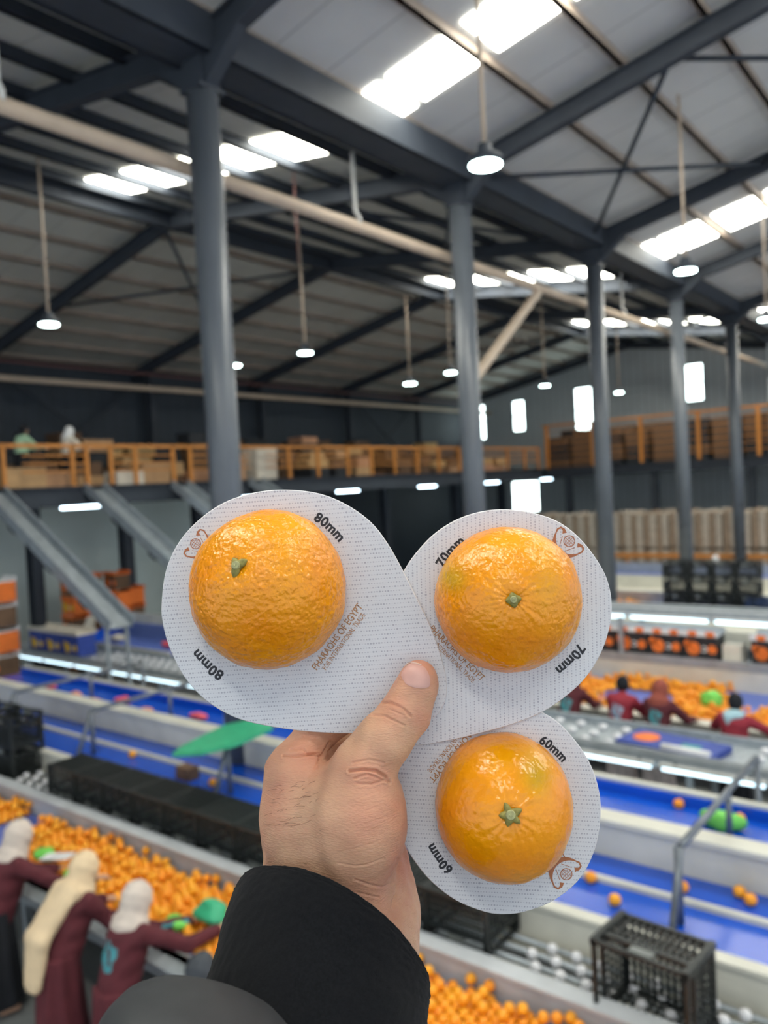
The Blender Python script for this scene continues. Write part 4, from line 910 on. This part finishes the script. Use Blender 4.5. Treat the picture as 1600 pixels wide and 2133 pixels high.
def orange(lab, px, py, rx, ry, d, pole, lobes, lr, seed, green=None, wr=1., flat=.96):
    rs = np.random.default_rng(seed); ax = np.array(pole, float); ax /= np.linalg.norm(ax); e1 = np.cross((0, 1, 0), ax); e1 /= np.linalg.norm(e1); e2 = np.cross(ax, e1)
    c = cl(px, py, d); r = (rx+ry)/2*d/F*.985; NA, NR = 160, 110; V = []
    ph = rs.uniform(0, 6.28, 12); fr = rs.integers(5, 23, 12)
    noise = [(rs.normal(size=3)*f, rs.uniform(0, 6.28), a) for f, a in ((3, .006), (5, .005), (9, .0035), (14, .003), (22, .0022), (30, .0018)) for _ in range(5)]
    for i in range(NR+1):
        th = PI*i/NR
        for j in range(NA):
            p = 2*PI*j/NA; u = math.sin(th)*(math.cos(p)*e1+math.sin(p)*e2)+math.cos(th)*ax; V.append(u)
    Un = np.array(V); th = np.repeat(np.arange(NR+1)*PI/NR, NA); p = np.tile(np.arange(NA)*2*PI/NA, NR+1)
    rr = np.ones(len(Un))
    for k_, f_, a in noise: rr += a*wr*np.sin(Un@k_+f_)*.5
    rr -= .055*np.exp(-(th/.11)**2)
    rad = sum(np.sin(fr[q]*p+ph[q]+th*3) for q in range(12))/12
    rr += .012*wr*rad*np.exp(-((th-.3)/.22)**2)*np.clip(th/.12, 0, 1)
    sh = Un*(rr*r)[:, None]; sh = sh-(sh@ax)[:, None]*ax*(1-flat) if flat != 1 else sh
    sc = np.array((rx, ry, (rx+ry)/2)); sc = sc/sc.mean(); V = sh*sc
    Fc = [(i*NA+j, (i+1)*NA+j, (i+1)*NA+(j+1) % NA, i*NA+(j+1) % NA) for i in range(NR) for j in range(NA)]
    me_ = bpy.data.meshes.new('orange'); me_.from_pydata(V.tolist(), [], Fc); me_.update(); me_.polygons.foreach_set('use_smooth', [True]*len(Fc))
    ca = me_.color_attributes.new('tint', 'FLOAT_COLOR', 'POINT'); tint = np.zeros(len(V))
    if green is not None:
        for gx, gy, gr, ga in green:
            g = cl(gx, gy, d)-c; dd = np.hypot(V[:, 0]-g[0], V[:, 1]-g[1])/(gr*d/F); tint = np.maximum(tint, ga*np.exp(-dd**2)*(V[:, 2] > 0))
    ca.data.foreach_set('color', np.stack([tint, tint, tint, np.ones_like(tint)], 1).ravel())
    me_.materials.append(PEELS[seed]); o = bpy.data.objects.new('large_orange', me_); COL.objects.link(o); o.matrix_world = CAMM@Matrix.Translation(tuple(c)); tag(o, lab, 'orange', 'oranges held in the size cards')
    # calyx: ring of pointed lobes with a stem stub
    q0 = ax*r*flat*(1-.052); kk = d/F; n_ = 60; vs = []; fs = []
    base = []
    for j in range(n_):
        a = 2*PI*j/n_; rl = .5
        for la, ln, wd in lobes: 
            dd = (a-math.radians(la)+PI) % (2*PI)-PI; rl = max(rl, .5+(ln-.5)*max(0, 1-abs(dd)/(wd*2.1))**1.1)
        base.append(rl*lr*kk)
    for f_, zt in ((1, .0001), (.93, .0011), (.5, .0016), (.3, .0013)):
        for j in range(n_):
            a = 2*PI*j/n_; rl = base[j]*f_; lift = (rl/r)**2*r*.5; vs.append(q0+(math.cos(a)*e1+math.sin(a)*e2)*rl+ax*(zt+.0012-lift+.05*r*(rl/(r*.2))**2*.35))
    for i in range(3):
        for j in range(n_): fs.append((i*n_+j, i*n_+(j+1) % n_, (i+1)*n_+(j+1) % n_, (i+1)*n_+j))
    MB().add(vs, fs, True).build('calyx', CALYX, o)
    s = MB(); s.tube([q0+ax*.0005, q0+ax*.0030, q0+ax*.0037], [lr*.44*kk, lr*.42*kk, lr*.34*kk], 20); s.tube([q0+ax*.0036, q0+ax*.0040], [lr*.16*kk, lr*.12*kk], 10); s.build('stem_stub', STEM, o)
    return o
orange('largest glossy dimpled orange in the 80 mm card, with a three-pointed calyx', 558, 1226, 166, 168, .3925, (-.25, .36, .90), ((35, 1.15, .42), (120, .95, .4), (265, 1.15, .42)), 21, 1, None, .95)
orange('middle-sized orange in the 70 mm card with a small round green calyx', 1058, 1248, 154, 153, .3948, (-.08, .10, .99), ((10, .95, .6), (100, .85, .6), (190, .9, .6), (280, .95, .6)), 17, 2, ((935, 1200, 30, .55), (1120, 1210, 40, .2)), .85)
orange('smallest, smoothest orange in the 60 mm card with a five-pointed green calyx', 1049, 1680, 144.5, 152, .3972, (-.05, .24, .97), ((25, 1.1, .36), (115, 1.1, .3), (185, 1.0, .36), (255, 1.0, .36), (320, 1.1, .3)), 23, 3, ((1100, 1585, 30, .5),), .7)

# ---- the hand and forearm holding the cards
SKIN = bpy.data.materials.new('hand_skin'); SKIN.use_nodes = True
nt = SKIN.node_tree; n = nt.nodes; L = nt.links; b = n['Principled BSDF']
b.inputs['Roughness'].default_value = .5; b.inputs['Specular IOR Level'].default_value = .35; b.inputs['Subsurface Weight'].default_value = .2; b.inputs['Subsurface Radius'].default_value = (.006, .0025, .0012); b.inputs['Subsurface Scale'].default_value = 1.
tc = n.new('ShaderNodeTexCoord'); no = n.new('ShaderNodeTexNoise'); no.inputs['Scale'].default_value = 32; no.inputs['Detail'].default_value = 5; L.new(tc.outputs['Object'], no.inputs['Vector'])
cr = n.new('ShaderNodeValToRGB'); cr.color_ramp.elements[0].position = .35; cr.color_ramp.elements[1].position = .68
cr.color_ramp.elements[0].color = (*s2l((206, 152, 124)), 1); cr.color_ramp.elements[1].color = (*s2l((218, 176, 142)), 1); L.new(no.outputs['Fac'], cr.inputs[0])
at = n.new('ShaderNodeVertexColor'); at.layer_name = 'blush'; mx = n.new('ShaderNodeMix'); mx.data_type = 'RGBA'; mx.inputs['B'].default_value = (*s2l((208, 132, 110)), 1)
L.new(at.outputs['Color'], mx.inputs['Factor']); L.new(cr.outputs[0], mx.inputs['A']); L.new(mx.outputs['Result'], b.inputs['Base Color'])
mp = n.new('ShaderNodeMapping'); mp.inputs['Rotation'].default_value = (0, 0, math.radians(-20)); mp.inputs['Scale'].default_value = (1, 3.2, 1); L.new(tc.outputs['Object'], mp.inputs[0])
n2 = n.new('ShaderNodeTexNoise'); n2.inputs['Scale'].default_value = 420; n2.inputs['Detail'].default_value = 4; L.new(mp.outputs[0], n2.inputs['Vector'])
vo = n.new('ShaderNodeTexVoronoi'); vo.inputs['Scale'].default_value = 700; vo.feature = 'DISTANCE_TO_EDGE'; L.new(mp.outputs[0], vo.inputs['Vector'])
b1 = n.new('ShaderNodeBump'); b1.inputs['Strength'].default_value = .6; b1.inputs['Distance'].default_value = .0007; L.new(n2.outputs['Fac'], b1.inputs['Height'])
b2 = n.new('ShaderNodeBump'); b2.inputs['Strength'].default_value = .3; b2.inputs['Distance'].default_value = .0002; L.new(vo.outputs['Distance'], b2.inputs['Height']); L.new(b1.outputs[0], b2.inputs['Normal']); L.new(b2.outputs[0], b.inputs['Normal'])

def ch_(P, pts, ds, k=None):
    """chain of tapered capsules through (px, py, depth, radius px)"""
    for a, b_ in zip(pts[:-1], pts[1:]): ds.append(cap_(P, cl(*a[:3]), cl(*b_[:3]), a[3]*a[2]/F, b_[3]*b_[2]/F))
def hand_f(P):
    th = []; ch_(P, [(871, 1413, .3893, 39), (867, 1432, .3893, 44), (845, 1485, .388, 52), (800, 1540, .3862, 57), (752, 1602, .386, 60)], th)
    thumb = union(th, .004)
    th2 = []; ch_(P, [(752, 1602, .386, 60), (738, 1690, .388, 90), (712, 1800, .395, 98)], th2); ch_(P, [(748, 1665, .388, 80), (752, 1740, .390, 84)], th2)
    thenar = union(th2, .01)
    ix = []; ch_(P, [(612, 1612, .400, 60), (628, 1700, .400, 76), (655, 1850, .402, 92)], ix); ix[0:0] = []
    mid = []; ch_(P, [(622, 1625, .418, 62), (640, 1700, .418, 76), (665, 1850, .415, 90)], mid)
    rg = []; ch_(P, [(640, 1640, .436, 60), (665, 1720, .434, 74), (700, 1860, .426, 90)], rg)
    pk = []; ch_(P, [(670, 1660, .452, 56), (720, 1760, .448, 72), (765, 1880, .434, 86)], pk)
    pad = []; ch_(P, [(770, 1790, .425, 78), (785, 1900, .420, 74), (775, 2000, .412, 74)], pad)
    palm = union(ix+mid+rg+pk+pad, .012)
    wr = []; ch_(P, [(665, 1850, .402, 92), (690, 1960, .398, 125), (690, 2080, .392, 130)], wr); ch_(P, [(740, 1850, .412, 92), (745, 1980, .405, 105), (740, 2080, .397, 110)], wr); palm = union([palm]+wr, .014)
    body = smin(palm, thenar, .010); body = smin(body, thumb, .006)
    fi = []; ch_(P, [(610, 1606, .401, 52), (655, 1530, .4145, 42), (735, 1478, .421, 38), (800, 1455, .418, 34), (845, 1450, .4135, 29)], fi)
    f1 = union(fi, .003)
    fm_ = []; ch_(P, [(625, 1618, .420, 52), (700, 1560, .434, 41), (800, 1530, .436, 38), (870, 1535, .426, 33), (905, 1545, .419, 29)], fm_)
    f2 = union(fm_, .003)
    fr_ = []; ch_(P, [(645, 1640, .438, 50), (725, 1620, .452, 40), (810, 1610, .448, 36), (865, 1610, .434, 32), (885, 1612, .424, 28)], fr_)
    f3 = union(fr_, .003)
    fp = []; ch_(P, [(680, 1670, .452, 44), (745, 1690, .462, 34), (810, 1680, .455, 31), (850, 1672, .441, 28), (862, 1668, .431, 25)], fp)
    f4 = union(fp, .003)
    d = smin(body, f1, .005)
    for q in (f2, f3, f4): d = smin(d, q, .004)
    return d
pts = np.array([cl(x, y, z) for x in (480, 960) for y in (1350, 2120) for z in (.365, .485)])
lo = pts.min(0); hi = pts.max(0)
V, Fc = snet(hand_f, (cl(500, 1340, .42)[0], cl(700, 2130, .40)[1], -.488), (cl(960, 1340, .42)[0], cl(700, 1345, .40)[1], -.350), .0010)
V = relax(V, Fc, 3, .5)
# creases and folds pressed into the skin: polylines in photo pixels, width, depth
CREASES = [([(782, 1462), (812, 1463), (838, 1474), (856, 1492)], 3.2, .00050), ([(778, 1490), (800, 1490), (826, 1503), (842, 1512)], 2.6, .00035), ([(812, 1478), (840, 1490)], 2.2, .0002),
           ([(728, 1606), (756, 1603), (784, 1606), (806, 1620), (812, 1630)], 3.5, .0008), ([(738, 1622), (765, 1612), (806, 1628)], 2.6, .0004), ([(742, 1632), (775, 1634), (806, 1624)], 2.6, .00035), ([(735, 1588), (770, 1582), (800, 1590)], 2.5, .0003),
           ([(590, 1572), (620, 1573), (650, 1570), (672, 1574)], 3.2, .0007), ([(606, 1560), (632, 1560), (642, 1570), (668, 1568)], 2.4, .0004), ([(690, 1548), (672, 1572), (658, 1600)], 4, .0004),
           ([(705, 1798), (738, 1804), (762, 1800), (800, 1788)], 2.6, .0002), ([(738, 1832), (770, 1845), (800, 1848), (822, 1838)], 2.8, .00022), ([(700, 1778), (740, 1765), (790, 1750)], 2.2, .0001),
           ([(760, 1690), (800, 1675)], 2.2, .0001), ([(745, 1665), (790, 1648)], 2.2, .0001), ([(750, 1720), (805, 1700)], 2.2, .0001), ([(742, 1860), (790, 1870)], 2.4, .0002), ([(830, 1790), (826, 1850), (818, 1890)], 4, .00025)]
def subdiv(V, Fc):
    e = np.sort(np.concatenate([Fc[:, [0, 1]], Fc[:, [1, 2]], Fc[:, [2, 3]], Fc[:, [3, 0]]]), 1); ue, inv = np.unique(e, axis=0, return_inverse=True); inv = inv.ravel()
    nV = len(V); nF = len(Fc); em = V[ue].mean(1); fc = V[Fc].mean(1); V2 = np.concatenate([V, em, fc]); ei = nV+inv.reshape(4, nF).T; ci = nV+len(ue)+np.arange(nF)
    F2 = np.concatenate([np.stack([Fc[:, i], ei[:, i], ci, ei[:, i-1]], 1) for i in range(4)]); return V2, F2
V, Fc = subdiv(V, Fc); V = relax(V, Fc, 2, .5)
def normals(V, Fc):
    fn = np.cross(V[Fc[:, 2]]-V[Fc[:, 0]], V[Fc[:, 3]]-V[Fc[:, 1]]); N = np.zeros_like(V)
    for i in range(4): np.add.at(N, Fc[:, i], fn)
    return N/(np.linalg.norm(N, axis=1)[:, None]+1e-12)
Nn = normals(V, Fc); px = CX+F*V[:, 0]/-V[:, 2]; py = CY-F*V[:, 1]/-V[:, 2]; front = np.clip(Nn[:, 2]*2+.3, 0, 1)
for pl, wd, dp in CREASES:
    pl = spline(pl+pl[::-1], 5)[:len(pl)*10-9] if False else np.array(pl, float); dm = np.full(len(V), 1e9)
    for a, b_ in zip(pl[:-1], pl[1:]):
        ab = b_-a; t = np.clip(((px-a[0])*ab[0]+(py-a[1])*ab[1])/(ab@ab), 0, 1); dm = np.minimum(dm, np.hypot(px-a[0]-t*ab[0], py-a[1]-t*ab[1]))
    dp = dp*1.9; wd = wd*.75; prof = -dp*np.exp(-(dm/wd)**2)+dp*.22*np.exp(-((dm-wd*2.3)/(wd*1.3))**2); V = V+Nn*(prof*front*(V[:, 2] > -.425))[:, None]
lump = sum(a*np.sin(V@k_+f_) for k_, f_, a in [(rng.normal(size=3)*s_, rng.uniform(0, 6), a_) for s_, a_ in ((120, .00025), (220, .00016), (380, .0001)) for _ in range(4)])
V = V+Nn*lump[:, None]
person = empty('person', (0, 0, 0), 'raised bare hand of a person in a black fleece cuff holding three cards', 'person')
person.matrix_world = CAMM
def lk(name, me_, m_, parent=person):
    if not me_.materials: me_.materials.append(m_)
    o = bpy.data.objects.new(name, me_); COL.objects.link(o); o.parent = parent; return o
me_ = bpy.data.meshes.new('hand'); me_.from_pydata(V.tolist(), [], Fc.tolist()); me_.update(); me_.polygons.foreach_set('use_smooth', [True]*len(Fc))
blush = np.zeros(len(V))
for gx, gy, gr, ga in ((868, 1400, 42, .6), (820, 1480, 40, .35), (770, 1610, 50, .5), (770, 1720, 70, .35), (640, 1575, 50, .5), (590, 1650, 40, .2), (845, 1800, 40, .6), (760, 1840, 60, .35), (880, 1500, 30, .5)):
    blush = np.maximum(blush, ga*np.exp(-((px-gx)**2+(py-gy)**2)/gr**2))
ca = me_.color_attributes.new('blush', 'FLOAT_COLOR', 'POINT'); ca.data.foreach_set('color', np.stack([blush]*3+[np.ones_like(blush)], 1).ravel())
hand = lk('hand', me_, SKIN)
from mathutils.bvhtree import BVHTree
bv = BVHTree.FromPolygons(V.tolist(), Fc.tolist())
def on_skin(x, y):
    d = Vector(cl(x, y, 1.0)).normalized(); h = bv.ray_cast(Vector((0, 0, 0)), d); return (np.array(h[0]), np.array(h[1])) if h[0] is not None else None
# thumbnail
NAILM = mat('fingernail', (212, 164, 152), rough=.42, var=.05, scale=200); NAILM.node_tree.nodes['Principled BSDF'].inputs['Coat Weight'].default_value = 0
na = math.radians(12); G = 26; vs = []; okv = {}
for i in range(G+1):
    for j in range(G+1):
        u, v = 2*i/G-1, 2*j/G-1
        # squircle
        uu = u*math.sqrt(1-.38*v*v); vv = v*math.sqrt(1-.38*u*u)
        x = 865+31*uu*math.cos(na)+30*vv*math.sin(na); y = 1407+28*uu*math.sin(na)*.6+27*vv*math.cos(na)
        h = None; tt = 0
        while h is None: h = on_skin(x+(868-x)*tt, y+(1415-y)*tt); tt += .06
        q = h[0]; rim = max(abs(u), abs(v)); lift = .0003*(1-rim**6)+.0001; vs.append(q+np.array((0, 0, lift+.0002*(1-u*u))))
fs = [(i*(G+1)+j, i*(G+1)+j+1, (i+1)*(G+1)+j+1, (i+1)*(G+1)+j) for i in range(G) for j in range(G)]
me_ = bpy.data.meshes.new('thumbnail'); me_.from_pydata([tuple(map(float, q)) for q in vs], [], fs); me_.update(); me_.polygons.foreach_set('use_smooth', [True]*len(fs)); o = lk('thumbnail', me_, NAILM); o['label'] = 'short pink thumbnail'
rimm = MB(); rp = [vs[i*(G+1)] for i in range(3, G-2)]; rp = [q+np.array((0, .0002, .0001)) for q in rp]; rimm.tube(rp, .00035, 6)
me_ = bpy.data.meshes.new('nail_edge'); me_.from_pydata(rimm.v, [], rimm.f); me_.update(); lk('nail_edge', me_, mat('nail_edge', (226, 196, 180), rough=.4))
# fine dark hairs on the back of the hand
HM = MB()
hr_ = random.Random(5)
for (x0, y0, n_, sx, sy) in ((615, 1660, 16, 40, 28), (595, 1700, 12, 35, 20), (640, 1645, 10, 25, 25), (575, 1785, 3, 20, 10), (630, 1690, 12, 50, 40)):
    for _ in range(n_):
        x, y = x0+hr_.uniform(-sx, sx), y0+hr_.uniform(-sy, sy); a = hr_.uniform(-.5, .6)+PI; Lh = hr_.uniform(10, 22); P_ = []
        for t in np.linspace(0, 1, 6):
            h = on_skin(x+Lh*t*math.cos(a+t*.5), y-Lh*t*math.sin(a+t*.5)*.5)
            if h is None: break
            P_.append(h[0]+np.array((0, 0, .00015+.0012*t*(1-t))))
        if len(P_) == 6: HM.tube(P_, [.00006, .00006, .00005, .00005, .00004, .00002], 4)
me_ = bpy.data.meshes.new('hand_hair'); me_.from_pydata(HM.v, [], HM.f); me_.update(); lk('hand_hair', me_, mat('hair_brown', (96, 66, 48), rough=.6))
# sleeves: lofted rings round the forearm
def loft(rings, name, m_, n_=96, fuzz=0., fold=None, thick=.0025):
    """rings: (centre px,py,depth, semi-axis A px at angle, semi-axis B px, toward-viewer half depth m)"""
    V = []; R_ = rings
    for (cx_, cy_, d, A, ang, B, Z) in R_:
        c = cl(cx_, cy_, d); k = d/F; a = math.radians(ang); ea = np.array((math.cos(a), math.sin(a), 0)); eb = np.array((-math.sin(a), math.cos(a), 0))
        for j in range(n_):
            t = 2*PI*j/n_; V.append(c+ea*A*k*math.cos(t)+eb*B*k*math.sin(t)+np.array((0, 0, Z))*math.sin(t))
    V = np.array(V); Nr = len(R_)
    # interpolate rings smoothly (Catmull-Rom)
    Vr = V.reshape(Nr, n_, 3); out = []
    for i in range(Nr-1):
        p0, p1, p2, p3 = Vr[max(i-1, 0)], Vr[i], Vr[i+1], Vr[min(i+2, Nr-1)]
        for t in np.linspace(0, 1, 14, endpoint=False): out.append(.5*((2*p1)+(-p0+p2)*t+(2*p0-5*p1+4*p2-p3)*t*t+(-p0+3*p1-3*p2+p3)*t**3))
    out.append(Vr[-1]); Vr = np.array(out); Nr = len(Vr)
    if fuzz:
        ctr = Vr.mean(1, keepdims=True); dirn = (Vr-ctr)/np.linalg.norm(Vr-ctr, axis=2, keepdims=True); Vr = Vr+dirn*(np.random.default_rng(3).normal(size=(Nr, n_, 1))*fuzz)
        W_ = sum(np.sin(Vr@(np.random.default_rng(20+q).normal(size=3)*70)+q) for q in range(6)); Vr = Vr+dirn*W_[..., None]*.0004
    ctr = Vr.mean(1, keepdims=True); inn = Vr+(ctr-Vr)/np.linalg.norm(ctr-Vr, axis=2, keepdims=True)*thick
    A_ = np.concatenate([inn[::-1], Vr]) ; A_[Nr-1:Nr] = A_[Nr-1:Nr]
    vs = A_.reshape(-1, 3); fs = [(i*n_+j, i*n_+(j+1) % n_, (i+1)*n_+(j+1) % n_, (i+1)*n_+j) for i in range(len(A_)-1) for j in range(n_)]
    me2 = bpy.data.meshes.new(name); me2.from_pydata(vs.tolist(), [], fs); me2.update(); me2.polygons.foreach_set('use_smooth', [True]*len(fs)); return lk(name, me2, m_)
FLEECE = mat('black_fleece', (20, 21, 24), rough=1.0, var=.25, scale=900, bump=.8, bscale=2200, spec=.08); FLEECE.node_tree.nodes['Principled BSDF'].inputs['Sheen Weight'].default_value = .06
JACK = mat('dark_grey_jacket', (50, 52, 55), rough=.6, var=.06, scale=60, bump=.15, bscale=900)
loft([(680, 1958, .392, 224, -39, 176, .036), (676, 1978, .389, 232, -38, 172, .039), (662, 2050, .376, 238, -31, 160, .042), (645, 2170, .354, 242, -20, 140, .045), (640, 2340, .322, 262, -12, 110, .048), (620, 2540, .285, 290, -8, 120, .05)], 'fleece_cuff', FLEECE, 220, .00018)
loft([(440, 2100, .335, 150, -14, 150, .03), (438, 2120, .328, 185, -14, 160, .038), (436, 2220, .310, 245, -14, 190, .048), (450, 2500, .285, 320, -14, 220, .055)], 'jacket_sleeve', JACK, 96)
